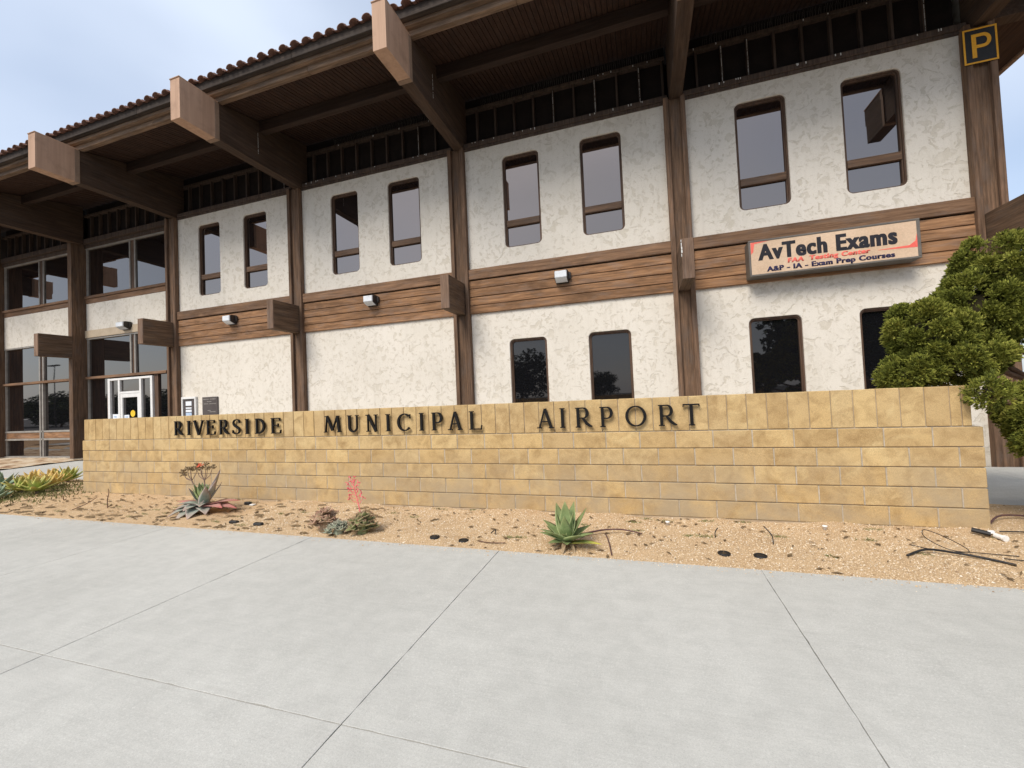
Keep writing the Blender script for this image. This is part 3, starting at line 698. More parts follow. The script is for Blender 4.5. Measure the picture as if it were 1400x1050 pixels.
# stub beams through the facade at first floor
for i, x in enumerate(CX[:6]):
    z0, z1 = 3.475, 4.21; w = .105; yf = 8.06 if i < 2 else 8.17
    s_ = bobj('beam_stub', MB().cbox(x-w, x+w, yf, PY-.06 if i < 5 else PY-.095, z0, z1, .010), T['stub'])
    e_ = MB().cbox(x-w+.004, x+w-.004, yf-.015, yf+.02, z0+.004, z1-.004, .006); e_.v = [(p[0]-TL.x, p[1]-TL.y, p[2]-TL.z) for p in e_.v]
    obj('end_grain', e_, T['end'], s_)
# ---- roof beams, soffit, purlins
def soff(y): return 8.25+.20*(y-6.7)
def roof_beam(x, x_dir=None):
    w = .122; z_c, z_e = 7.42, 7.50
    x += {0.86: .04, -4.01: .09}.get(x, .15 if x < -5 else .05)
    pr = [(6.52, 7.408), (9.25, z_c), (9.25, soff(9.25)-.02), (6.75, soff(6.75)-.02), (6.52, 8.22)]
    mb = MB().prism(pr, 0, x-w, x+w); bm = bobj('roof_beam', mb, T['beam'])
    c = MB().prism([(5.90, 7.392), (6.62, 7.392), (6.62, 8.225), (5.90, 8.225)], 0, x-w-.006, x+w+.012)
    c.v = [(p[0]-TL.x, p[1]-TL.y, p[2]-TL.z) for p in c.v]; obj('end_cap', c, T['cap'] if x < 5 else T['beam'], bm)
    l = MB().cbox(x-w-.018, x+w+.018, 5.885, 6.70, 8.222, 8.25, .008); l.v = [(p[0]-TL.x, p[1]-TL.y, p[2]-TL.z) for p in l.v]; obj('cap_flashing', l, T['cap'], bm)
    for yy, hw in ((6.622, .02),):
        q = MB().cbox(x-w-.018, x+w+.018, yy, yy+.10, 7.385, 8.222, .006); q.v = [(p[0]-TL.x, p[1]-TL.y, p[2]-TL.z) for p in q.v]; obj('strap', q, T['strap'], bm)
    return bm
for x in CX+[-28.3]: roof_beam(x)
EX = 8.02             # eave of the right-hand (hip) side
LX = -30.0
# soffit boards, front slope, one mesh of grooved boards for each bay; the hip side beyond the corner
def soffit_bay(xa, xb, clip=None):
    mb = MB(); x = xa; wd = .098
    while x < xb-.01:
        x2 = min(x+wd-.012, xb); yb = 9.5; y0 = 6.76
        if clip is not None:
            y0 = max(y0, 6.76)
            yb = min(9.5, 9.5-(x-clip)*1.0)
            if yb < y0+.1: break
        d = random.uniform(-.003, .003)
        mb.v += [(x, y0, soff(y0)+d), (x2, y0, soff(y0)+d), (x2, yb, soff(yb)+d), (x, yb, soff(yb)+d)]; n = len(mb.v)-4
        mb.v += [(p[0], p[1], p[2]+.02) for p in mb.v[n:n+4]]
        mb.f += [(n, n+3, n+2, n+1), (n, n+1, n+5, n+4), (n+1, n+2, n+6, n+5), (n+3, n, n+4, n+7), (n+2, n+3, n+7, n+6)]; x += wd
    return mb
edges = [EX]+CX+[-28.3, LX]
for b in range(len(edges)-1):
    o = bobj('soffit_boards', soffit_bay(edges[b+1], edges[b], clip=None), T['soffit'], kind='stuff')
bobj('roof_deck', MB().prism([(6.78, soff(6.78)+.026), (9.6, soff(9.6)+.026), (9.6, soff(9.6)+.10), (6.78, soff(6.78)+.10)], 0, LX, EX), T['black'])
for b in range(len(CX)):
    xa = CX[b+1]+.122 if b < 6 else -28.2; xb = CX[b]-.122
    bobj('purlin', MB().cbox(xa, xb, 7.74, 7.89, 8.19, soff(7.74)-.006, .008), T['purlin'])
# right-hand overhang: beam out along x, purlin, boards are already there
bobj('roof_beam', MB().cbox(CX[0]+.122, EX-.06, 8.98, 9.20, 7.44, 8.36, .01), T['beam'])
bobj('purlin', MB().cbox(6.85, 7.0, 6.9, 8.97, 8.02, 8.32, .008), T['purlin'])
bobj('soffit_boards', MB().prism([(EX-.05, 8.27), (5.70, 8.71), (5.70, 8.80), (EX-.05, 8.36)], 1, 9.46, 20), T['soffit'])
bobj('soffit_boards', MB().box(5.72, EX-.02, 9.40, 9.455, 8.2, 8.85), T['soffit'])
# fascia of three stepped boards, cut where the photograph shows butt joints
fj = [LX, -24.1, -19.3, -15.3, -10.85, -6.35, -1.95, 2.4, EX]
for k, (y0, z0, z1, mt) in enumerate(((6.50, 8.415, 8.60, 'fascia_dark'), (6.60, 8.350, 8.440, 'fascia'), (6.70, 8.240, 8.375, 'fascia'))):
    sh = (0, 1.1, .2)[k]
    for a, b in zip(fj[:-1], fj[1:]):
        a2 = a+sh if a > LX else a; b2 = b+sh if b < EX else b
        bobj('fascia_board', MB().cbox(a2+.002, b2-.002, y0, y0+.115, z0, z1, .006), T[mt])
for k, (d, z0, z1, mt) in enumerate(((0, 8.415, 8.60, 'fascia_dark'), (.1, 8.35, 8.44, 'fascia'), (.2, 8.24, 8.375, 'fascia'))):
    bobj('fascia_board', MB().cbox(EX+.06-d, EX+.16-d, 6.505+d, 20, z0, z1, .006), T[mt])
# barrel tiles along the eave and up the slope
def tile_mesh(r0, r1, L, th=.016, n=10):
    mb = MB(); rows = []
    for y, r in ((0, r0), (L, r1)):
        rows.append([(r*math.cos(math.pi*i/n), y, r*.74*math.sin(math.pi*i/n)) for i in range(n+1)]); rows.append([((r-th)*math.cos(math.pi*i/n), y, (r-th)*.74*math.sin(math.pi*i/n)) for i in range(n+1)])
    for q in rows: mb.v += q
    m = n+1
    for i in range(n):
        mb.f += [(i, i+1, 2*m+i+1, 2*m+i), (m+i, 3*m+i, 3*m+i+1, m+i+1), (i, m+i, m+i+1, i+1)]
    return mb
tm = tile_mesh(.098, .078, .46).mesh('roof_tile', T['tile'], True)
pm = tile_mesh(.085, .10, .46); pm.v = [(x, y, -z) for x, y, z in pm.v]; pm = pm.mesh('pan_tile', T['tile'], True)
x = EX-.05; slope = math.atan(.21); k = 0
while x > -27.0 and k < 280:
    t = link('roof_tile', tm, term, loc=(x-TL.x+random.uniform(-.006, .006), 6.40-TL.y+random.uniform(-.012, .012), 8.565+random.uniform(-.004, .006))); t.rotation_euler = (slope+random.uniform(-.02, .02), 0, random.uniform(-.02, .02))
    t2 = link('pan_tile', pm, term, loc=(x-.139-TL.x, 6.43-TL.y, 8.635)); t2.rotation_euler = (slope, 0, 0)
    x -= .2775; k += 1
ub = MB(); xs = EX-.05
while xs > LX:
    for row in range(1, 7):
        y0 = 6.4+row*.40; z0 = 8.565+.012+row*.40*.213
        n = 6; b0 = len(ub.v)
        for y, r in ((y0, .098), (y0+.44, .08)):
            ub.v += [(xs+r*math.cos(math.pi*i/n), y, z0+(y-y0)*.21+r*.86*math.sin(math.pi*i/n)) for i in range(n+1)]
        ub.f += [(b0+i, b0+i+1, b0+n+2+i, b0+n+1+i) for i in range(n)]
    xs -= .2775
bobj('upper_tiles', ub, T['tile'], smooth=True, kind='stuff')
bobj('roof_sheathing', MB().prism([(6.56, 8.56), (13.5, 8.56+6.94*.21), (13.5, 8.46+6.94*.21), (6.56, 8.53)], 0, LX, EX+.1), T['black'])
# ---- clerestory: sill, studs, head, dark boards behind
for b in range(6):
    xa, xb = CX[b+1]+.12, CX[b]-.12
    if b >= 4: yy = PY+.26
    else: yy = PY+.14
    bobj('clerestory_sill', MB().cbox(xa, xb, PY-.06 if b < 4 else PY+.15, yy+.14, 7.44, 7.545, .007).cbox(xa, xb, PY-.03 if b < 4 else PY+.18, yy+.1, 7.38, 7.437, .004) if b < 4 else MB().cbox(xa, xb, PY+.15, yy+.14, 7.44, 7.60, .007), T['stud'])
    if b < 4:
        n = 10; pitch = .468; x0 = CX[b+1]+.485
    else: n = 9; pitch = .46; x0 = CX[b+1]+.45
    for k in range(n):
        x = x0+k*pitch
        if x > xb-.05: break
        bobj('stud', MB().cbox(x-.022, x+.022, yy, yy+.10, 7.545 if b < 4 else 7.60, 8.43, .004), T['stud'])
    bobj('clerestory_head', MB().cbox(xa, xb, yy-.02, yy+.12, 8.43, 8.50, .005), T['stud'])
    bobj('clerestory_board', MB().box(xa, xb, yy+.10, yy+.14, 7.50, soff(9.3)), T['black'])
    # bird spikes on the head
    if b < 3:
        sp = MB(); x = xa+.5+(.6 if b == 2 else 0)
        while x < xb-.1:
            h = .14; q = random.uniform(-.02, .02); yv = yy-.005
            for dy in (-.03, .03): sp.tube([(x, yv, 8.50), (x+q, yv+dy-.02, 8.50+h)], .0016, 3, cap=False)
            x += .045
        bobj('bird_spikes', sp, T['steel'], kind='stuff')
# bird droppings on studs and sill
dr = MB()
for b, ks in ((0, (1, 2, 8)), (1, (4, 6, 8)), (2, (7,)), (3, (8,))):
    for k in ks:
        x = CX[b+1]+.485+k*.468
        if x > CX[b]-.3: continue
        z = 8.40
        while z > 7.58:
            h = random.uniform(.03, .12); dr.box(x-.003+random.uniform(-.004, .004), x+.004, PY+.134, PY+.1385, z-h, z); z -= h+random.uniform(.0, .03)
for b in range(3):
    for _ in range(15):
        x = random.uniform(CX[b+1]+.3, CX[b]-.3); h = random.uniform(.015, .05)
        dr.box(x-.006, x+.008, PY-.0635, PY-.0605, 7.535-h, 7.535)
    for _ in range(6):
        x = random.uniform(CX[b+1]+.3, CX[b]-.3); dr.box(x-.008, x+.008, PY+.116, PY+.1195, 8.45, 8.47+random.uniform(0, .02))
for x, y0 in ((CX[4]+.15+.129, 6.14),):
    z = 8.22
    while z > 7.75:
        h = random.uniform(.03, .1); dr.box(x-.001, x+.0025, y0-.010, y0+.012+random.uniform(-.004, .01), z-h, z); z -= h+random.uniform(0, .04)
for b, yk in ((2, 7.55), (3, 7.7)):
    z = 8.15
    while z > 7.62:
        h = random.uniform(.02, .09); o_ = .09 if b == 2 else .15
        dr.box(CX[b]+o_+.1215, CX[b]+o_+.1245, yk-.004, yk+.003, z-h, z); z -= h+random.uniform(.0, .05)
z = 4.19
while z > 3.9:      # streak on the stub left of the lit sign
    h = random.uniform(.03, .1); w2 = random.uniform(.004, .02); dr.box(CX[1]-.108, CX[1]-.106+w2, 8.0435, 8.06, z-h, z); z -= h+random.uniform(0, .02)
bobj('bird_droppings', dr, T['dropping'], kind='stuff')
# ---- solid body behind the facade
bobj('interior', MB().box(-30, 5.70, PY+.52, 16, 0, 8.6), T['black'])
bobj('side_wall', MB().box(5.72, 5.76, PY+.28, 18, -0.1, 8.5), T['stucco'])
# ---- glazed bays at the left (recessed)
GY = PY+.30
def gobj(name, mb, mat, parent=None, **k): return bobj(name, mb, mat, parent, **k)
def sub(name, mb, mat, parent, **k):
    mb.v = [(p[0]-TL.x, p[1]-TL.y, p[2]-TL.z) for p in mb.v]; return obj(name, mb, mat, parent, **k)
def pane(parent, x0, x1, z0, z1, y=None, mat='glass_lobby'):
    y = y or GY+.05
    t = [random.uniform(-.003, .003) for _ in range(4)]; mb = MB()
    mb.v = [(x0, y+t[0], z0), (x1, y+t[1], z0), (x1, y+t[2], z1), (x0, y+t[3], z1)]; mb.f = [(0, 1, 2, 3)]
    return sub('pane', mb, T[mat], parent, recalc=False)
def glazing(xl, xr, xm, bay):
    # upper window
    fr = MB()
    fr.cbox(xl, xl+.05, GY, GY+.08, 5.62, 7.32, .004).cbox(xr-.04, xr, GY, GY+.08, 5.62, 7.32, .004).cbox(xl, xr, GY-.01, GY+.08, 7.29, 7.34, .004)
    fr.cbox(xm-.15, xm-.10, GY, GY+.08, 5.62, 7.29, .004).cbox(xm+.08, xm+.13, GY+.01, GY+.08, 5.62, 7.29, .004)
    w = gobj('window', fr, T['grey_metal'])
    sub('mullion', MB().box(xm-.10, xm+.08, GY+.03, GY+.09, 5.62, 7.29), T['frame'], w)
    sub('sill', MB().cbox(xl-.04, xr+.02, GY-.06, GY+.1, 5.555, 5.64, .006), T['ledger'], w)
    pane(w, xl+.05, xm-.15, 5.64, 7.29); pane(w, xm+.13, xr-.04, 5.64, 7.29)
    gobj('head_board', MB().cbox(xl-.04, xr+.04, GY-.05, GY+.12, 7.335, 7.44, .006), T['stud'])
    gobj('apron_board', MB().cbox(xl-.02, xr, GY-.02, GY+.1, 5.38, 5.553, .006), T['ledger'])
    # stucco spandrel
    gobj('stucco_panel', MB().cbox(xl, xr, GY-.01, GY+.12, 4.44 if bay == 0 else 4.17, 5.378, .006), T['stucco'])
    if bay == 0: gobj('head_board', MB().cbox(xl-.02, xr, GY-.05, GY+.12, 4.18, 4.437, .006), T['beige'])
    fr = MB()
    top = 4.175 if bay == 0 else 4.165
    fr.cbox(xl, xr, GY-.02, GY+.08, top-.05, top, .004).cbox(xl, xl+.045, GY, GY+.08, .0, top-.05, .004).cbox(xr-.04, xr, GY, GY+.08, 0, top-.05, .004)
    fr.cbox(xm-.15, xm-.08, GY-.02, GY+.08, 2.83, top-.05, .004).cbox(xm+.02, xm+.09, GY, GY+.08, 2.83, top-.05, .004)
    w = gobj('window', fr, T['grey_metal'])
    sub('mullion', MB().box(xm-.08, xm+.02, GY+.02, GY+.09, 2.83, top-.05), T['frame'], w)
    sub('transom', MB().cbox(xl, xr, GY-.07, GY+.1, 2.745, 2.83, .006), T['ledger'], w)
    pane(w, xl+.045, xm-.15, 2.83, top-.05); pane(w, xm+.09, xr-.04, 2.83, top-.05)
    return w
# bay between the two tall columns at far left
xl, xr = CX[6]+.12, CX[5]-.20; xm = -21.0
w = glazing(xl, xr, xm, 1)
sub('mullion', MB().cbox(xm-.12, xm-.055, GY-.03, GY+.08, .03, 2.742, .004).cbox(xm+.03, xm+.085, GY-.02, GY+.08, .03, 2.742, .004).box(xm-.055, xm+.03, GY+.01, GY+.09, .03, 2.742), T['grey_metal'], w)
sub('frame', MB().cbox(xl, xr, GY-.02, GY+.08, .955, 1.02, .004).cbox(xl, xr, GY-.02, GY+.08, .67, .735, .004).cbox(xl, xr, GY-.04, GY+.08, .0, .08, .004), T['grey_metal'], w)
for a, b in ((xl+.05, xm-.12), (xm+.085, xr-.04)):
    sub('panel', MB().cbox(a, b, GY, GY+.06, .738, .953, .004), T['plank'], w)
    pane(w, a, b, 1.02, 2.745); pane(w, a, b, .08, .67)
# entrance bay
xl, xr = CX[5]+.13, CX[4]-.30-.55+.0
xl, xr = -18.42, -14.44; xm = -16.05
w = glazing(xl, xr, xm, 0)
pane(w, xl+.05, -17.36, .10, 2.742); pane(w, -14.90, xr-.04, .10, 2.742)
sub('mullion', MB().cbox(-17.36, -17.30, GY-.03, GY+.08, 0.05, 2.15, .004).cbox(-15.10, -14.92, GY+.0, GY+.1, 0.05, 2.74, .004), T['frame'], w)
DY = GY-.06
en = MB().cbox(-17.27, -17.16, DY, DY+.1, 0.02, 2.70, .004).cbox(-15.20, -15.10, DY, DY+.1, 0.02, 2.70, .004).cbox(-17.16, -15.20, DY, DY+.1, 2.63, 2.70, .004)
en.cbox(-16.76, -16.67, DY+.003, DY+.1, 0.02, 2.63, .004).cbox(-15.72, -15.63, DY+.003, DY+.1, 0.02, 2.63, .004).cbox(-16.67, -15.72, DY+.006, DY+.1, 2.17, 2.24, .004)
dr_ = gobj('entrance', en, T['white_metal'])
for a, b, c, d in ((-17.16, -16.76, .1, 2.63), (-15.63, -15.20, .1, 2.63), (-16.67, -15.72, 2.24, 2.63), (-16.60, -15.80, .12, 2.06)):
    pane(dr_, a, b, c, d, DY+.06)
sub('door_leaf', MB().cbox(-16.665, -16.56, DY+.012, DY+.06, .05, 2.165, .004).cbox(-15.83, -15.725, DY+.012, DY+.06, .05, 2.165, .004).cbox(-16.56, -15.83, DY+.014, DY+.06, 2.04, 2.165, .004).cbox(-16.56, -15.83, DY+.014, DY+.06, .05, .3, .004), T['white_metal'], dr_)
sub('handle', MB().tube([(-15.80, DY-.03, .9), (-15.80, DY-.03, 1.3)], .012, 8), T['grey_metal'], dr_)
for a, b, c, d, mt in ((-17.12, -16.84, 1.22, 1.50, 'paper'), (-16.54, -16.30, 1.2, 1.46, 'paper'), (-16.48, -16.36, 1.37, 1.42, 'paper_blue'), (-17.05, -16.92, 1.39, 1.44, 'paper_blue')):
    dd = .004 if mt == 'paper_blue' else 0
    sub('notice', MB().box(a, b, DY+.050-dd, DY+.055-dd, c, d), T[mt], dr_)
dm = MB(); dm.prism([(-16.12+.11*math.cos(2*math.pi*i/20), 1.50+.11*math.sin(2*math.pi*i/20)) for i in range(20)], 1, DY+.048, DY+.054)
sub('notice', dm, T['sticker_yellow'], dr_, label='round yellow sticker on the entrance door')

# ================================================================== THINGS ON THE FACADE
def wall_light(x, y, z, label, w=.28):
    t = thing('wall_light', label, 'light', (x, y, z), 'wall lights on the timber band')
    h = MB(); h.prism([(-.02, .13), (-.02, -.10), (.0, -.13), (.20, -.05), (.20, .10), (.16, .13)], 0, -w/2, w/2); h.v = [(a, -b+0, c) for a, b, c in h.v]
    obj('housing', h, T['dark_metal'], t)
    l = MB(); l.v = []; 
    l.cbox(-w/2+.01, w/2-.01, -.235, -.185, -.045, .105, .012)
    l.prism([(-.20, -.05), (-.225, -.045), (-.10, -.118), (-.06, -.115)], 0, -w/2+.015, w/2-.015)
    obj('lens', l, T['lens'], t)
    obj('junction_box', MB().cbox(w/2-.02, w/2+.05, -.06, .0, -.05, .10, .006), T['dark_metal'], t)
    return t
wall_light(-11.20, PY-.055, 4.05, 'white lens wall light on the timber band left of the square stub, above the plaques')
wall_light(-6.46, PY-.055, 4.075, 'white lens wall light on the timber band above the blank stucco panel')
wall_light(-1.59, PY-.055, 4.055, 'white lens wall light on the timber band above the pair of lower windows')
wall_light(-16.25, GY-.05, 4.40, 'white wall light above the glass entrance on the beige board', .36)

def text_mesh(txt, w, h, mat, off=0.0, shear=0.0, depth=.002, name='lettering', space=1.0):
    cu = bpy.data.curves.new('txt', 'FONT'); cu.body = txt; cu.offset = off; cu.shear = shear; cu.extrude = 0; cu.size = 1; cu.space_character = space; cu.resolution_u = 4
    o = bpy.data.objects.new('txt', cu); C.objects.link(o); dg = bpy.context.evaluated_depsgraph_get(); dg.update()
    me = bpy.data.meshes.new_from_object(o.evaluated_get(dg)); bpy.data.objects.remove(o); bpy.data.curves.remove(cu)
    n = len(me.vertices); co = np.empty(n*3, np.float32); me.vertices.foreach_get('co', co); co = co.reshape(-1, 3)
    mn, mxx = co.min(0), co.max(0); q = np.zeros_like(co)
    q[:, 0] = (co[:, 0]-mn[0])/(mxx[0]-mn[0])*w; q[:, 2] = (co[:, 1]-mn[1])/(mxx[1]-mn[1])*h
    bm = bmesh.new(); bm.from_mesh(me); 
    for i, v in enumerate(bm.verts): v.co = q[i]
    r = bmesh.ops.extrude_face_region(bm, geom=bm.faces[:]); 
    for v in r['geom']:
        if isinstance(v, bmesh.types.BMVert): v.co.y -= depth
    bmesh.ops.recalc_face_normals(bm, faces=bm.faces); m2 = bpy.data.meshes.new(name); bm.to_mesh(m2); bm.free(); m2.materials.clear(); m2.materials.append(mat); return m2
def letters_of(me):
    """split printed text into one mesh per letter"""
    bm = bmesh.new(); bm.from_mesh(me); seen = set(); res = []
    for v in bm.verts:
        if v.index in seen: continue
        st, isl = [v], []
        seen.add(v.index)
        while st:
            q = st.pop(); isl.append(q)
            for e in q.link_edges:
                w = e.other_vert(q)
                if w.index not in seen: seen.add(w.index); st.append(w)
        res.append(isl)
    out_ = []
    for isl in res:
        ix = {v.index: i for i, v in enumerate(isl)}; fs = {f for v in isl for f in v.link_faces}
        m = bpy.data.meshes.new('letter'); m.from_pydata([tuple(v.co) for v in isl], [], [[ix[v.index] for v in f.verts] for f in fs]); m.materials.append(me.materials[0]); m.update(); out_.append(m)
    bm.free(); return out_
def bold(me, d):
    bm = bmesh.new(); bm.from_mesh(me); g = bmesh.ops.duplicate(bm, geom=bm.verts[:]+bm.edges[:]+bm.faces[:])['geom']
    for v in g:
        if isinstance(v, bmesh.types.BMVert): v.co.x += d; v.co.y -= .0004
    bm.to_mesh(me); bm.free(); return me
# lit box sign
sg = thing('box_sign', 'beige illuminated box sign reading AvTech Exams on the timber band', 'sign', (1.98, 8.75, 3.54))
SW, SH = 2.575, .675
obj('cabinet', MB().cbox(0, SW, .012, .30, 0, SH, .012), T['sign_side'], sg)
fr = MB().cbox(0, SW, -.005, .02, 0, .035, .006).cbox(0, SW, -.005, .02, SH-.035, SH, .006).cbox(0, .035, -.0035, .02, .035, SH-.035, .006).cbox(SW-.05, SW, -.0035, .02, .035, SH-.035, .006)
obj('retainer', fr, T['sign_side'], sg)
obj('face', MB().box(.03, SW-.045, .004, .012, .03, SH-.03), T['sign_face'], sg)
def put(me, x, z, y=.004): return link(me.name, me, sg, loc=(x, y, z))
for lm_ in letters_of(text_mesh('AvTech Exams', 2.09, .30, T['sign_ink'], .030, .0, .0030, space=1.12)): put(bold(lm_, .018), .15, .282)
put(bold(text_mesh('FAA  Testing Center', 1.24, .112, T['sign_red'], .030, .08, .002, space=1.12), .009), .62, .158)['kind'] = 'stuff'
put(bold(text_mesh('A&P - IA - Exam Prep Courses', 1.92, .122, T['sign_blue'], .03, .0, .002, space=1.12), .010), .28, .036)['kind'] = 'stuff'
k = MB(); k.prism([(.04, SH-.04), (.34, SH-.04), (.10, SH-.07), (.075, SH-.22), (.04, SH-.26)], 1, .0015, .004); obj('corner_accent', k, T['sign_red'], sg)
k = MB(); k.prism([(SW-.05, .19), (SW-.05, .42), (SW-.075, .30), (SW-.16, .235), (SW-.60, .216), (SW-.60, .212)], 1, .0015, .004); obj('corner_accent', k, T['sign_red'], sg)
# P sign
ps = thing('parking_sign', 'square black sign with yellow letter P high on the corner column', 'sign', (5.41, PY-.15, 6.735))
obj('panel', MB().cbox(0, .455, 0, .02, 0, .605, .01), T['sign_black'], ps)
b_ = MB()
for a, b, c, d in ((.004, .451, .575, .601), (.004, .451, .004, .03), (.004, .03, .03, .575), (.425, .451, .03, .575)): b_.box(a, b, -.003, .0, c, d)
obj('border', b_, T['yellow'], ps)
p_ = MB(); stroke(p_, [(.145, .10), (.145, .50)], .058, -.004, 0.0)
stroke(p_, [(.145, .475), (.27, .475)]+arc(.27, .38, .075, .095, 90, -90, 12)[1:-1]+[(.27, .285), (.145, .285)], .052, -.0045, 0.0)
obj('letter', p_, T['yellow'], ps)
obj('bracket', MB().box(.1, .36, .02, .09, .05, .12).box(.1, .36, .02, .09, .46, .53), T['dark_metal'], ps)
# notice case and plaque beside the entrance
nb = thing('notice_case', 'white framed notice case with papers behind glass near the entrance', 'notice board', (-13.36, PY-.005, 1.0))
f_ = MB().cbox(0, .60, -.06, 0, .86, .925, .006).cbox(0, .60, -.06, 0, .0, .06, .006).cbox(0, .055, -.058, 0, .06, .86, .006).cbox(.545, .60, -.058, 0, .06, .86, .006)
obj('frame', f_, T['white_metal'], nb); obj('backing', MB().box(.05, .55, -.03, -.01, .05, .87), T['plaque'], nb)
for z0, z1, mt in ((.66, .79, 'paper'), (.57, .61, 'paper'), (.47, .54, 'paper'), (.12, .45, 'paper_blue')):
    obj('paper', MB().box(.16, .40, -.038, -.031, z0, z1), T[mt], nb)
pq = thing('bronze_plaque', 'dark bronze plaque with faint lines beside the notice case', 'plaque', (-12.53, PY-.005, 1.25))
obj('plate', MB().cbox(0, .62, -.03, 0, .0, .64, .008), T['plaque'], pq)
ln = MB()
for z, a, b in ((.575, .05, .26), (.575, .31, .55), (.505, .2, .38), (.44, .07, .24), (.44, .3, .53), (.24, .22, .32), (.2, .3, .52)):
    x = a
    while x < b: ww = random.uniform(.012, .03); ln.box(x, x+ww, -.032, -.029, z-.012, z+.012); x += ww+.01
obj('raised_lines', ln, T['grey_metal'], pq)
bx_ = MB()

# ================================================================== PLANTS
def leaf_mesh(name, L, W_, th, curl, mat, cup=.35, nseg=9, point=1.0, base=.5, droop=0.0):
    """thick tapering succulent leaf along +Y, rising in Z by curl"""
    mb = MB(); rows = []; ed = []; al = []
    for i in range(nseg+1):
        t = i/nseg
        prof = (base+(1-base)*math.sin(min(1, t/.42)*math.pi/2)) * (1-max(0, (t-.36)/.64)**(1.7*point))
        w = W_/2*max(prof, .02); ang = curl*t
        y = L*(math.sin(curl*t)/curl if abs(curl) > 1e-3 else t); z = L*((1-math.cos(curl*t))/curl if abs(curl) > 1e-3 else 0)
        nx = Vector((0, -math.sin(ang), math.cos(ang)))
        tk = th*(1-.75*t)
        row = []
        for s in (-1, -.6, 0, .6, 1): row.append(Vector((s*w, y, z))+nx*(cup*w*s*s))
        for s in (.6, 0, -.6): row.append(Vector((s*w, y, z))+nx*(cup*w*s*s-tk*(1-.4*s*s)))
        rows.append(row); ed += [1, .5, 0, .5, 1, .5, 0, .5]; al += [t]*8
    for r in rows: mb.v += [tuple(p) for p in r]
    for i in range(nseg):
        for j in range(8): A = i*8+j; Bq = i*8+(j+1) % 8; mb.f.append((A, Bq, Bq+8, A+8))
    mb.f.append(tuple(nseg*8+j for j in range(8)))
    me = mb.mesh(name, mat, True)
    for nm, d in (('edge', ed), ('along', al)):
        a = me.attributes.new(nm, 'FLOAT', 'POINT'); a.data.foreach_set('value', d)
    return me
def rosette(root, leaves, n, L, W_, e0, e1, loc=(0, 0, 0), jitter=.12, a0=0.0, mats=None, sc=(.55, 1)):
    """n leaves by golden angle, outer ones low (e1) and inner ones upright (e0)"""
    for i in range(n):
        t = i/max(1, n-1); me = leaves(i, t) if callable(leaves) else random.choice(leaves)
        o = link('leaf', me, root, loc=loc)
        el = R(e1+(e0-e1)*t**1.1)+random.uniform(-jitter, jitter)*.6; azm = a0+i*2.39996+random.uniform(-jitter, jitter)
        k = sc[1]+(sc[0]-sc[1])*t**2; k *= random.uniform(.9, 1.1)
        o.matrix_local = Matrix.Translation(Vector(loc)) @ Matrix.Rotation(azm, 4, 'Z') @ Matrix.Rotation(el, 4, 'X') @ Matrix.Scale(k, 4)
def bz(x, y): return float(bedz(np.array([x]), np.array([y]))[0])
# agave at the pavement's edge
ag = thing('agave_plant', 'green agave rosette with pointed leaves at the edge of the pavement', 'plant', (-.82, 4.17, bz(-.82, 4.17)))
ag.scale = (.92, .92, .92)
la = leaf_mesh('leaf', .43, .172, .016, .22, T['agave'], .22, point=1.0, base=.42); lb = leaf_mesh('leaf', .36, .175, .015, -.12, T['agave'], .25, point=1.0, base=.42)
ly = leaf_mesh('leaf', .38, .10, .012, -.3, T['agave_yellow'], .3); ld = leaf_mesh('leaf', .24, .05, .006, -1.2, T['agave_dry'], .5)
for azd, el, me, k in ((3, 82, la, 1.0), (46, 60, la, .98), (-34, 64, la, 1.0), (-70, 50, la, .98), (76, 40, lb, .95), (104, 24, lb, .85), (62, 26, lb, .85), (-58, 30, lb, .9), (150, 36, lb, .9), (-142, 30, lb, 1.0), (178, 42, lb, .62), (-168, 14, lb, .62), (126, 34, lb, .95),
                       (-104, 26, lb, .95), (20, 44, lb, .9), (-12, 40, lb, .9), (165, 66, la, .50), (-175, 60, la, .80), (95, 66, la, .75), (-100, 68, la, .8), (140, 12, lb, .7)):
    o = link('leaf', me, ag); o.matrix_local = Matrix.Translation((0, 0, .06)) @ Matrix.Rotation(R(azd), 4, 'Z') @ Matrix.Rotation(R(el), 4, 'X') @ Matrix.Scale(k, 4)
o = link('leaf', ly, ag, label='yellowing leaf pointing right'); o.matrix_local = Matrix.Translation((0.02, -.03, .05)) @ Matrix.Rotation(R(-100), 4, 'Z') @ Matrix.Rotation(R(14), 4, 'X')
for i in range(9):
    o = link('dry_leaf', ld, ag); o.matrix_local = Matrix.Translation((0, 0, .07)) @ Matrix.Rotation(i*.7+.3, 4, 'Z') @ Matrix.Rotation(R(random.uniform(-8, 12)), 4, 'X')
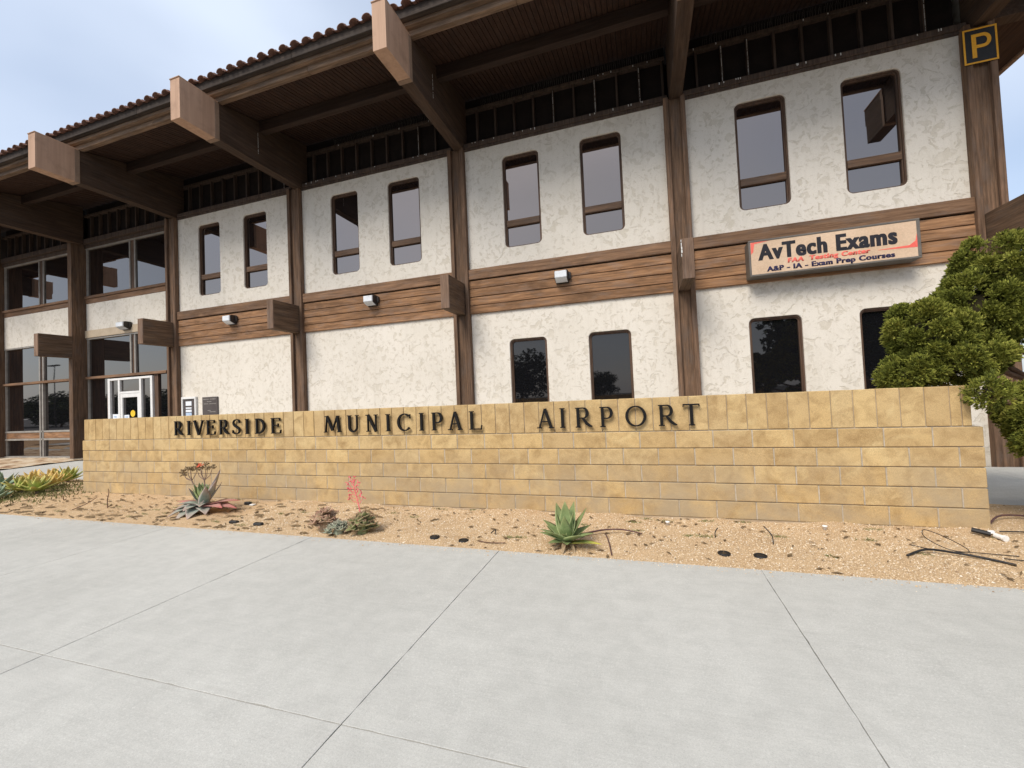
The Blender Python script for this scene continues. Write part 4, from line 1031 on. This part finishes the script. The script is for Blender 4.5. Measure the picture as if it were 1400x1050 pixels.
# coral aloe with two branched seed heads
al = thing('coral_aloe', 'grey green aloe with pink outer leaves and two branched flower stalks', 'plant', (-6.34, 4.58, bz(-6.34, 4.58)))
l1 = leaf_mesh('leaf', .50, .20, .020, .25, T['aloe'], .2, point=.9, base=.8); l2 = leaf_mesh('leaf', .46, .29, .022, -.85, T['aloe'], .18, point=.75, base=.85)
lp = leaf_mesh('leaf', .56, .24, .018, -.4, T['aloe_pink'], .12, point=.7, base=.85); lg = leaf_mesh('leaf', .36, .13, .018, .25, T['aloe_green'], .3)
for azd, el, me, k in ((-88, 10, lp, 1.12), (-74, 18, lp, 1.0), (-104, 14, lp, 1.0), (82, 12, lp, 1.0), (98, 20, lp, .85), (180, 10, l2, .95), (152, 14, l2, 1.0), (208, 14, l2, 1.0), (126, 18, l2, .95), (236, 18, l2, .95), (-122, 16, l2, .85), (108, 22, l2, .9), (166, 30, l2, .8), (195, 28, l2, .85), (225, 34, l2, .75), (140, 36, l2, .75),
                       (-58, 60, l1, 1.15), (-84, 52, l1, .9), (-40, 48, l1, .8), (240, 46, l1, .8), (40, 50, l1, .7), (80, 50, l1, .65), (120, 48, l1, .7), (20, 72, lg, .9), (-20, 70, lg, .9), (110, 60, lg, 1.0), (150, 58, lg, .9), (-70, 74, lg, .9), (190, 64, lg, .9), (85, 66, lg, 1.0), (60, 60, lg, 1.0), (225, 62, lg, .85)):
    o = link('leaf', me, al); o.matrix_local = Matrix.Translation((0, 0, .07)) @ Matrix.Rotation(R(azd), 4, 'Z') @ Matrix.Rotation(R(el), 4, 'X') @ Matrix.Scale(k, 4)
def branched_stalk(root, base, fork, tips, r=.011, coral=()):
    s = MB(); s.tube([base, tuple((Vector(base)+Vector(fork))/2+Vector((.015, 0, .02))), fork], r, 7, r*.75)
    for t in tips:
        m = (Vector(fork)+Vector(t))/2; d = Vector(t)-Vector(fork); s.tube([fork, tuple(m+Vector((d.x*.18, d.y*.18, -.02))), t], r*.55, 5, r*.35)
    st = obj('flower_stalk', s, T['stalk'], root)
    for i, t in enumerate(tips):
        f = MB()
        for q in range(16):
            a = random.uniform(0, 6.28); e = random.uniform(-.3, 1.2); L = random.uniform(.035, .06); d = Vector((math.cos(a)*math.cos(e), math.sin(a)*math.cos(e), math.sin(e)))
            f.tube([t, tuple(Vector(t)+d*L*.6), tuple(Vector(t)+d*L)], [.003, .004, .011 if i not in coral else .008], 5)
        obj('seed_head' if i not in coral else 'flower_head', f, T['coral'] if i in coral else T['seed'], st)
branched_stalk(al, (-.06, -.02, .1), (-.24, 0, .44), [(-.43, .02, .52), (-.36, -.04, .57), (-.30, .03, .60), (-.22, -.03, .61), (-.17, .04, .66), (-.40, .05, .60)])
branched_stalk(al, (.02, 0, .1), (0.02, 0, .45), [(-.07, .02, .63), (-.02, -.03, .66), (.03, .02, .67), (.09, .0, .62), (.15, .03, .63), (-.13, .0, .61)], coral=(1,))
# clump beside the pavement: three rosette plants
def small_rosette(loc, mat, n, L, W_, label, rad, h, top):
    t = thing('rosette_succulent', label, 'plant', loc, 'rosette succulents in one clump')
    lm = [leaf_mesh('leaf', L, W_, .012, c, mat, .35, 6, .8, .55) for c in (.5, .9, -.2)]
    for q in range(h):
        a = q*2.4; f = math.sqrt((q+.3)/h); c = (math.cos(a)*rad*f, math.sin(a)*rad*f, top*(1-.75*f*f))
        rosette(t, lm, n, L, W_, 78, -18, c, .3, a, sc=(.55, 1.05))
    obj('stem', MB().tube([(0, 0, -.03), (.01, 0, top*.4), (0, 0, top*.8)], rad*.55, 7, rad*.3), mat, t); return t
small_rosette((-3.80, 4.20, bz(-3.8, 4.2)), T['rosette_brown'], 13, .10, .075, 'pinkish brown rosette succulent at the left of the clump', .13, 9, .20)
small_rosette((-3.52, 4.10, bz(-3.52, 4.1)), T['rosette_grey'], 13, .075, .05, 'low grey green rosette succulent between the two brown ones', .13, 9, .10)
rr3 = small_rosette((-3.24, 4.17, bz(-3.24, 4.17)), T['rosette_green'], 14, .11, .08, 'olive rosette succulent with a tall branched pink flower stalk', .12, 9, .19)
fs = MB(); top = Vector((-.13, .02, .63)); base = Vector((0, 0, .15))
fs.tube([base, (-.03, .0, .30), (-.08, .01, .46), top], .008, 7, .004); fl = MB()
for q in range(15):
    t = .38+q/15*.6; c = base.lerp(top, t)+Vector((-.015*math.sin(t*3.1), 0, 0)); sgn = (-1)**q; a = random.uniform(-.7, .7); L = random.uniform(.06, .11)*(1.25-t*.5)
    e = c+Vector((sgn*L*.7, a*L, L*.75)); fs.tube([c, tuple(c+Vector((sgn*L*.4, a*L*.4, L*.15))), e], .0045, 5, .003)
    for w_ in range(4):
        d = Vector((random.uniform(-.025, .025)+sgn*.008, random.uniform(-.02, .02), random.uniform(-.03, .02))); fl.tube([e, tuple(e+d*.5+Vector((0, 0, .006))), tuple(e+d)], [.003, .005, .006], 5)
st_ = obj('flower_stalk', fs, T['pink'], rr3); obj('flowers', fl, T['pink'], st_, kind='stuff')
# lush succulents at the far left
spec = [(-11.45, 4.50, 'blue_green', .30, .12, 18, 'blue green agave at the very left edge of the picture'),
        (-11.75, 4.95, 'lime', .34, .15, 22, 'low lime green succulent next to the blue green agave'),
        (-11.75, 5.40, 'lime_yellow', .34, .15, 20, 'yellowing succulent in the middle of the left bed'),
        (-11.25, 4.95, 'lime', .34, .15, 24, 'bright green succulent rosette in front of the yellowing ones'),
        (-12.55, 5.45, 'lime_yellow', .34, .15, 20, 'pale yellow succulent behind the middle one of the left bed'),
        (-12.45, 5.98, 'lime', .38, .15, 24, 'tall green rosette succulent at the right end of the left bed'),
        (-12.85, 5.9, 'lime_yellow', .34, .15, 22, 'yellow and green succulent just left of the tall green rosette'),
        (-12.6, 5.00, 'blue_green', .42, .14, 18, 'upright grey agave at the far left behind the green ones')]
for x, y, mt, L, W_, n, lab in spec:
    t = thing('left_bed_succulent'.replace('left_bed_', ''), lab, 'plant', (x, y, bz(x, y)), 'succulents in the bed left of the wall')
    lm = [leaf_mesh('leaf', L, W_, .018, c, T[mt], .3, 7, .9, .6) for c in (.35, .6)]
    rosette(t, lm, n, L, W_, 84, 8, (0, 0, .05), .2, random.random()*6, sc=(.7, 1))
    obj('stem', MB().tube([(0, 0, -.05), (0, 0, .1)], .03, 6), T['stalk'], t)
# green ground cover under them
GN = 2600; gx = rng.normal(-11.7, .6, GN); gy = 5.0+rng.normal(0, .4, GN)-(gx+11.7)*.05; gy = np.clip(gy, 4.1, 6.2); hh = rng.uniform(.02, .07, GN); an = rng.uniform(0, 6.28, GN)
V = np.empty((GN, 3, 3)); gz = bedz(gx, gy)
V[:, 0] = np.stack([gx-.012*np.cos(an), gy-.012*np.sin(an), gz-.005], 1); V[:, 1] = np.stack([gx+.012*np.cos(an), gy+.012*np.sin(an), gz-.005], 1)
V[:, 2] = np.stack([gx+rng.normal(0, .025, GN), gy+rng.normal(0, .025, GN), gz+hh], 1)
link('ground_cover', np_mesh('ground_cover', V.reshape(-1, 3), np.arange(GN*3).reshape(-1, 3), T['weed']), kind='stuff')

# ---- cloud-pruned juniper behind the right end of the wall
def tuft_cloud(center, rad, n, size, seed, flat=.9, spikes=5):
    g = np.random.default_rng(seed); rad = np.array(rad)
    m = max(14, int(26*(rad[0]*rad[1]+rad[0]*rad[2]+rad[1]*rad[2])/.5))
    # sprays spread evenly over the pad, each a little dome of its own
    i = np.arange(m)+.5; ph = np.arccos(1-2*i/m); th = math.pi*(1+5**.5)*i
    D = np.stack([np.cos(th)*np.sin(ph), np.sin(th)*np.sin(ph), np.cos(ph)], 1)+g.normal(0, .10, (m, 3)); D /= np.linalg.norm(D, axis=1)[:, None]
    k = g.uniform(.66, 1.0, m); SC = D*k[:, None]*rad; SC[:, 2] = np.where(SC[:, 2] < 0, SC[:, 2]*flat, SC[:, 2])
    sr = g.uniform(.085, .15, m)
    w = g.integers(0, m, n)
    u = g.normal(size=(n, 3))+D[w]*.9; u /= np.linalg.norm(u, axis=1)[:, None]
    P = SC[w]+u*(sr[w]*(.35+.65*g.random(n)))[:, None]
    ax = u*.7+D[w]*.35+np.array([0, 0, .40])+g.normal(0, .22, (n, 3)); ax /= np.linalg.norm(ax, axis=1)[:, None]
    V = np.empty((n, spikes, 2, 3, 3)); tl = size*g.uniform(.6, 1.3, n)
    for s in range(spikes):
        d = ax+g.normal(0, .38, (n, 3)); d /= np.linalg.norm(d, axis=1)[:, None]
        side = np.cross(d, g.normal(size=(n, 3))); side /= np.linalg.norm(side, axis=1)[:, None]+1e-9
        nor = np.cross(side, d); b = P+ax*(tl*.25*s/spikes)[:, None]; L = tl*g.uniform(.55, 1, n); wd = tl*.15
        tip = b+d*L[:, None]; mid = b+d*(L*.5)[:, None]
        for q, sd_ in ((0, side), (1, nor)):
            V[:, s, q, 0] = b; V[:, s, q, 1] = mid+sd_*wd[:, None]+d*(L*.1)[:, None]; V[:, s, q, 2] = tip
            if q == 0: V[:, s, q, 0] = mid-sd_*wd[:, None]-d*(L*.2)[:, None]
    t = np.clip(.18+.45*g.random(n)+.22*g.random(m)[w], 0, 1)
    brown = g.random(n) < .03; t[brown] = .02
    tv = np.repeat(t, spikes*6).reshape(n, spikes, 2, 3); tv[..., 2] += .14
    V += np.array(center)
    return V.reshape(-1, 3), tv.ravel()
jun = thing('juniper_tree', 'cloud pruned green juniper tree overhanging the right end of the wall', 'tree', (5.0, 6.9, 0))
jl = Vector(jun.location)
def foliage(center, rad, n, size, seed, flat=.9):
    V, t = tuft_cloud(center, rad, n, size, seed, flat); V = V-np.array(jl)
    f = link('foliage', np_mesh('foliage', V, np.arange(len(V)).reshape(-1, 3), T['juniper'], t), jun)
    # added solid core, coloured as inner shade, stops light coming straight through
    core = MB(); g = np.random.default_rng(seed); nu, nv = 10, 7
    for i in range(nv+1):
        for j in range(nu):
            th = math.pi*i/nv; ph = 2*math.pi*j/nu; k = .50*g.uniform(.8, 1.15)
            core.v.append((center[0]-jl.x+rad[0]*k*math.sin(th)*math.cos(ph), center[1]-jl.y+rad[1]*k*math.sin(th)*math.sin(ph), center[2]-jl.z+rad[2]*k*math.cos(th)))
    for i in range(nv):
        for j in range(nu): A = i*nu+j; B_ = i*nu+(j+1) % nu; core.f.append((A, B_, B_+nu, A+nu))
    obj('dark_core', core, T['juniper_in'], f)
PADS = [((3.02, 5.80, 1.97), (.35, .38, .36), 8800, 1), ((3.10, 5.66, 1.67), (.40, .38, .22), 5400, 2), ((2.74, 5.62, 1.56), (.17, .22, .14), 2000, 3),
        ((3.62, 6.15, 2.22), (.46, .44, .43), 9000, 4), ((3.98, 6.25, 2.70), (.46, .44, .38), 7200, 5), ((4.18, 6.0, 2.12), (.44, .42, .38), 6000, 6), ((3.46, 6.0, 1.90), (.32, .32, .22), 2600, 12),
        ((3.93, 5.55, 1.00), (.43, .40, .38), 8800, 7), ((3.74, 5.42, .84), (.22, .26, .24), 3200, 8), ((4.28, 5.6, 1.17), (.34, .36, .30), 3600, 13),
        ((3.17, 5.26, 1.34), (.09, .09, .09), 500, 9)]
for c, r_, n, sd_ in PADS: foliage(c, r_, n, .056, sd_)
tr = MB().tube([(0, 0, -.1), (.05, -.05, .5), (-.02, -.1, 1.1), (-.2, -.2, 1.7), (-.35, -.3, 2.3)], .11, 10, .05)
for c, r_, n, sd_ in PADS:
    e = Vector(c)-jl; s_ = Vector((.0, -.08, max(.35, min(1.4, e.z*.6)))); m = s_.lerp(e, .5)+Vector((0, 0, -.06))
    tr.tube([s_, m, e], .045, 6, .018)
obj('trunk', tr, T['bark'], jun, smooth=True)
# ---- low concrete curb wall beyond the corner of the building
tag(obj('curb_wall', MB().cbox(6.1, 12, 9.3, 9.5, -.1, .55, .01), T['stucco']), 'low pale wall beyond the corner column behind the juniper', 'wall')

# ================================================================== SMALL THINGS IN THE BED
def capthing(x, y, lab):
    z = bz(x, y); t = thing('irrigation_cap', lab, 'cap', (x, y, z), 'black irrigation caps by the pavement')
    obj('rim', MB().lathe([(.052, -.02), (.055, .010), (.048, .014), (.044, .008)], 0, 0, 18), T['plastic'], t, smooth=True)
    obj('lid', MB().lathe([(.043, -.01), (.043, .0085), (.02, .010)], 0, 0, 18), T['plastic'], t, smooth=True)
capthing(-2.28, 4.15, 'round black irrigation cap left of the agave, the one farther from it')
capthing(-1.93, 4.14, 'round black irrigation cap left of the agave, the one nearer to it')
capthing(.61, 4.22, 'round black irrigation cap right of the agave, the one nearer to it')
capthing(.90, 4.21, 'round black irrigation cap right of the agave, the one farther from it')
def curve_thing(name, pts, r, mat, lab, cat, k=7, r1=None):
    q = []; P = [pts[0]]+list(pts)+[pts[-1]]
    for i in range(1, len(P)-2):
        for t in (0, .25, .5, .75):
            a, b, c, d = [np.array(P[i+j], float) for j in (-1, 0, 1, 2)]; q.append(tuple(.5*((2*b)+(-a+c)*t+(2*a-5*b+4*c-d)*t*t+(-a+3*b-3*c+d)*t**3)))
    q.append(tuple(pts[-1])); return tag(obj(name, MB().tube(q, r, k, r1), mat, smooth=True), lab, cat)
def G(x, y, dz=.0): return (x, y, bz(x, y)+dz)
curve_thing('hose', [G(2.06, 4.44, .01), G(2.25, 4.56, .035), G(2.45, 4.57, .03), G(2.62, 4.50, .015), G(2.76, 4.43, .01)], .0095, T['plastic'], 'thick black hose lying in the gravel near the right end of the wall', 'hose')
curve_thing('drip_line', [G(2.9, 4.62, .01), G(2.65, 4.63, .02), G(2.48, 4.68, .02), G(2.38, 4.82, .06), G(2.44, 4.95, .10), G(2.56, 4.86, .06), G(2.60, 4.66, .02), G(2.35, 4.66, .01), G(2.22, 4.74, .01)], .0035, T['plastic'], 'thin looped black drip line behind the thick hose', 'drip line')
curve_thing('drip_line', [G(3.1, 4.55, .01), G(2.92, 4.52, .015), G(2.76, 4.55, .01)], .004, T['plastic'], 'short black drip line at the right edge of the gravel', 'drip line')
curve_thing('emitter_tube', [G(.60, 4.63, -.01), G(.60, 4.64, .05), G(.63, 4.66, .09)], .005, T['plastic'], 'short black emitter tube standing right of the agave', 'tube')
curve_thing('emitter_tube', [G(1.08, 4.52, -.01), G(1.08, 4.56, .07), G(1.03, 4.62, .13)], .005, T['plastic'], 'curved black emitter tube standing beyond the right caps', 'tube')
curve_thing('cane', [G(-.70, 4.50, .03), G(-.5, 4.58, .05), G(-.3, 4.60, .045), G(-.1, 4.56, .02)], .010, T['purple_cane'], 'purple brown cane lying right of the agave', 'stick', r1=.006)
curve_thing('twig', [G(-.47, 4.52, .03), G(-.42, 4.3, .02), G(-.37, 4.02, .01)], .006, T['purple_cane'], 'thin brown twig running from the cane to the pavement', 'twig')
curve_thing('twig', [G(-8.36, 4.50, -.02), G(-8.37, 4.5, .12), G(-8.33, 4.5, .24), G(-8.34, 4.5, .31)], .008, T['twig'], 'bare upright twig in the gravel left of the aloe', 'twig', r1=.004)
curve_thing('twig', [G(-9.95, 4.75, .02), G(-9.7, 4.6, .05), G(-9.62, 4.55, .17)], .009, T['twig'], 'forked dry twig at the left end of the gravel', 'twig', r1=.005)
curve_thing('twig', [G(-8.9, 4.32, .01), G(-8.75, 4.42, .08), G(-8.62, 4.5, .17)], .007, T['twig'], 'leaning dry twig between two others left of the aloe', 'twig', r1=.004)
curve_thing('twig', [G(-1.75, 4.13, .012), G(-1.6, 4.11, .014), G(-1.45, 4.12, .012)], .005, T['twig'], 'grey stick lying flat between the caps and the agave', 'twig')
curve_thing('emitter_tube', [G(-1.72, 4.42, .01), G(-1.66, 4.4, .05), G(-1.65, 4.36, .01)], .006, T['plastic'], 'bent black tube end left of the agave', 'tube')
curve_thing('drip_line', [G(3.25, 5.5, .02), G(3.5, 5.75, .05), G(3.85, 5.8, .03), G(4.2, 5.7, .02)], .009, T['purple_cane'], 'dark line lying on the soil past the end of the wall', 'drip line')
curve_thing('drip_line', [G(3.15, 5.22, .02), G(3.4, 5.25, .02), G(3.8, 5.2, .02)], .006, T['plastic'], 'black line just past the foot of the wall end', 'drip line')
pv = thing('pipe_fitting', 'white PVC pipe fitting with a black tube at the wall end', 'pipe', (3.02, 5.06, bz(3.02, 5.06)))
obj('fitting', MB().tube([(0, 0, .03), (.015, -.07, .03)], .022, 10).tube([(-.012, .045, .055), (-.012, .03, .03)], .030, 10).tube([(.015, -.07, .03), (.02, -.09, .03)], .028, 10), T['white_pvc'], pv, smooth=False)
obj('tube', MB().tube([(-.12, .09, .05), (-.02, .02, .035)], .022, 8), T['plastic'], pv)
# pop-up sprinkler heads near the wall foot
for x, y, lab in ((.17, 5.05, 'small white sprinkler head at the wall foot under the letters'), (1.69, 5.09, 'small white sprinkler head at the wall foot near the right end')):
    t = thing('sprinkler_head', lab, 'sprinkler', (x, y, bz(x, y)), 'white sprinkler heads at the wall foot')
    obj('body', MB().lathe([(.018, -.02), (.018, .03), (.024, .032), (.024, .042), (.01, .045)], 0, 0, 12), T['white_pvc'], t, smooth=True)
wd = thing('valve_cap', 'black cap and white chip lying in the gravel right of the aloe', 'debris', G(-6.0, 5.02))
obj('cap', MB().cbox(-.06, .05, -.03, .03, 0, .045, .012), T['plastic'], wd); obj('chip', MB().cbox(.06, .14, -.04, .02, 0, .015, .004), T['white_pvc'], wd)
for x, y, lab in ((-5.3, 4.22, 'dark lump of bark by the pavement between aloe and rosettes, left one'), (-4.82, 4.17, 'dark lump of bark by the pavement between aloe and rosettes, right one')):
    mb = MB().cbox(-.07, .07, -.03, .03, -.01, .035, .014, .008); o = tag(obj('bark_chunk', mb, T['plastic'], loc=G(x, y)), lab, 'debris', 'dark lumps of bark')
# dead leaves, chips and small weeds scattered in the bed
DN = 620; dx = np.where(rng.random(DN) < .55, rng.uniform(-10.5, -4, DN), rng.uniform(-4, 3.8, DN)); dy = rng.uniform(3.98, 5.28, DN); V = []; Fq = []
for i in range(DN):
    L = abs(rng.normal(.022, .012))+.008; w = L*rng.uniform(.2, .5); a_ = rng.uniform(0, 6.28); z = bz(dx[i], dy[i])+.008; c, s = math.cos(a_), math.sin(a_); n = len(V)
    for (u, v, q) in ((-L, 0, 0), (0, -w, .006), (L, 0, rng.uniform(0, .015)), (0, w, .008)): V.append((dx[i]+u*c-v*s, dy[i]+u*s+v*c, z+q))
    Fq.append((n, n+1, n+2, n+3))
for i in range(170):
    x_, y_ = rng.uniform(-10.8, -3.2), 4.0+1.2*rng.random()**1.4; L = rng.uniform(.025, .085); w = L*rng.uniform(.12, .3); a_ = rng.normal(0, .5); z = bz(x_, y_)+.006; c, s = math.cos(a_), math.sin(a_); n = len(V)
    for (u, v, q) in ((-L, -w*.4, 0), (-L*.2, -w, .004), (L, -w*.3, 0), (L*.9, w*.5, .012), (0, w, .016), (-L*.9, w*.5, .01)): V.append((x_+u*c-v*s, y_+u*s+v*c, z+q))
    Fq.append((n, n+1, n+4, n+5)); Fq.append((n+1, n+2, n+3, n+4))
link('dead_leaves', np_mesh('dead_leaves', V, Fq, T['deadleaf']), kind='stuff')
V = []; Ft = []
for _ in range(46):
    cx_, cy_ = rng.uniform(-10.4, 3.8), rng.uniform(4.1, 5.28)
    for q in range(26):
        a_ = rng.uniform(0, 6.28); L = rng.uniform(.02, .05); bx0, by0 = cx_+rng.normal(0, .02)*2, cy_+rng.normal(0, .012); z = bz(bx0, by0); n = len(V)
        V += [(bx0-.005, by0, z), (bx0+.005, by0, z), (bx0+math.cos(a_)*L*1.2, by0+math.sin(a_)*L*.6, z+L*.6)]; Ft.append((n, n+1, n+2))
link('weeds', np_mesh('weeds', V, Ft, T['weed']), kind='stuff')

# ================================================================== BEHIND THE CAMERA (seen as reflections in the glass)
def crown(seed, n=5200):
    g = np.random.default_rng(seed); c = g.normal(0, 1, (26, 3)); c /= np.linalg.norm(c, axis=1)[:, None]; c *= g.uniform(.35, .85, 26)[:, None]
    k = g.integers(0, 26, n); u = g.normal(size=(n, 3)); u /= np.linalg.norm(u, axis=1)[:, None]; P = c[k]+u*(.32*g.random(n)**.4)[:, None]
    a = g.normal(size=(n, 3)); a /= np.linalg.norm(a, axis=1)[:, None]; b = np.cross(a, g.normal(size=(n, 3))); b /= np.linalg.norm(b, axis=1)[:, None]; s = g.uniform(.03, .07, n)[:, None]
    V = np.stack([P-a*s, P+b*s*.6, P+a*s, P-b*s*.6], 1).reshape(-1, 3)
    return np_mesh('crown', V, np.arange(4*n).reshape(-1, 4), T['far_leaf'], np.repeat(g.random(n), 4))
crowns = [crown(s) for s in (1, 2, 3)]
tk = MB().tube([(0, 0, -.2), (.02, 0, .5), (0, .03, 1.0)], .05, 8, .03)
for i in range(5):
    a_ = i*1.3; tk.tube([(0, 0.02, .75), (.14*math.cos(a_), .14*math.sin(a_), 1.0), (.42*math.cos(a_), .42*math.sin(a_), 1.35)], .02, 5, .008)
tk = tk.mesh('trunk', T['bark'], True)
for i, (x, y, h, wd_, lab) in enumerate(((-14.0, -30, 7.2, 4.6, 'round dark tree across the car park, reflected in the left lower window'), (-4.6, -32, 4.3, 2.4, 'small dark tree across the car park, reflected in the right lower window'),
        (7.3, -1.8, 6.4, 3.3, 'tall broad tree beside the pavement, reflected in the black window'), (20, -26, 11, 5.2, 'largest tree across the car park, opposite the juniper'),
        (-58, -22, 4.6, 3.4, 'tree across the car park, reflected beside the right door jamb'), (-65, -24, 4.8, 3.8, 'tree across the car park, reflected in the entrance door'),
        (-72, -23, 4.4, 3.6, 'tree across the car park, reflected left of the entrance door'), (-79, -24, 5.0, 4.0, 'bushy tree reflected right of the tall column'),
        (-87, -22, 5.4, 4.2, 'bushy tree reflected in the right half of the left glazed bay'), (-95, -24, 5.6, 4.6, 'bushy tree reflected in the left half of the left glazed bay'), (-104, -23, 5.0, 4.2, 'farthest bushy tree across the car park'))):
    t = thing('broadleaf_tree', lab, 'tree', (x, y, -.15), 'trees across the car park')
    o = link('crown', crowns[i % 3], t, loc=(0, 0, h*(.60 if i < 4 else .52))); o.scale = (wd_*(1 if i < 4 else 1.25), wd_, h*(.43 if i < 4 else .52)); o.rotation_euler = (0, 0, i*1.1)
    o = link('trunk', tk, t); o.scale = (h*.7, h*.7, h*.42)
lp_ = thing('street_lamp', 'tall double armed car park lamp reflected in the left glazing', 'lamp', (-84, -20, -.12))
obj('pole', MB().tube([(0, 0, 0), (0, 0, 9.3)], .09, 10, .06), T['dark_metal'], lp_)
for s in (-1, 1): obj('lamp_head', MB().cbox(min(s*.1, s*1.1), max(s*.1, s*1.1), -.25, .25, 9.25, 9.42, .02), T['dark_metal'], lp_)
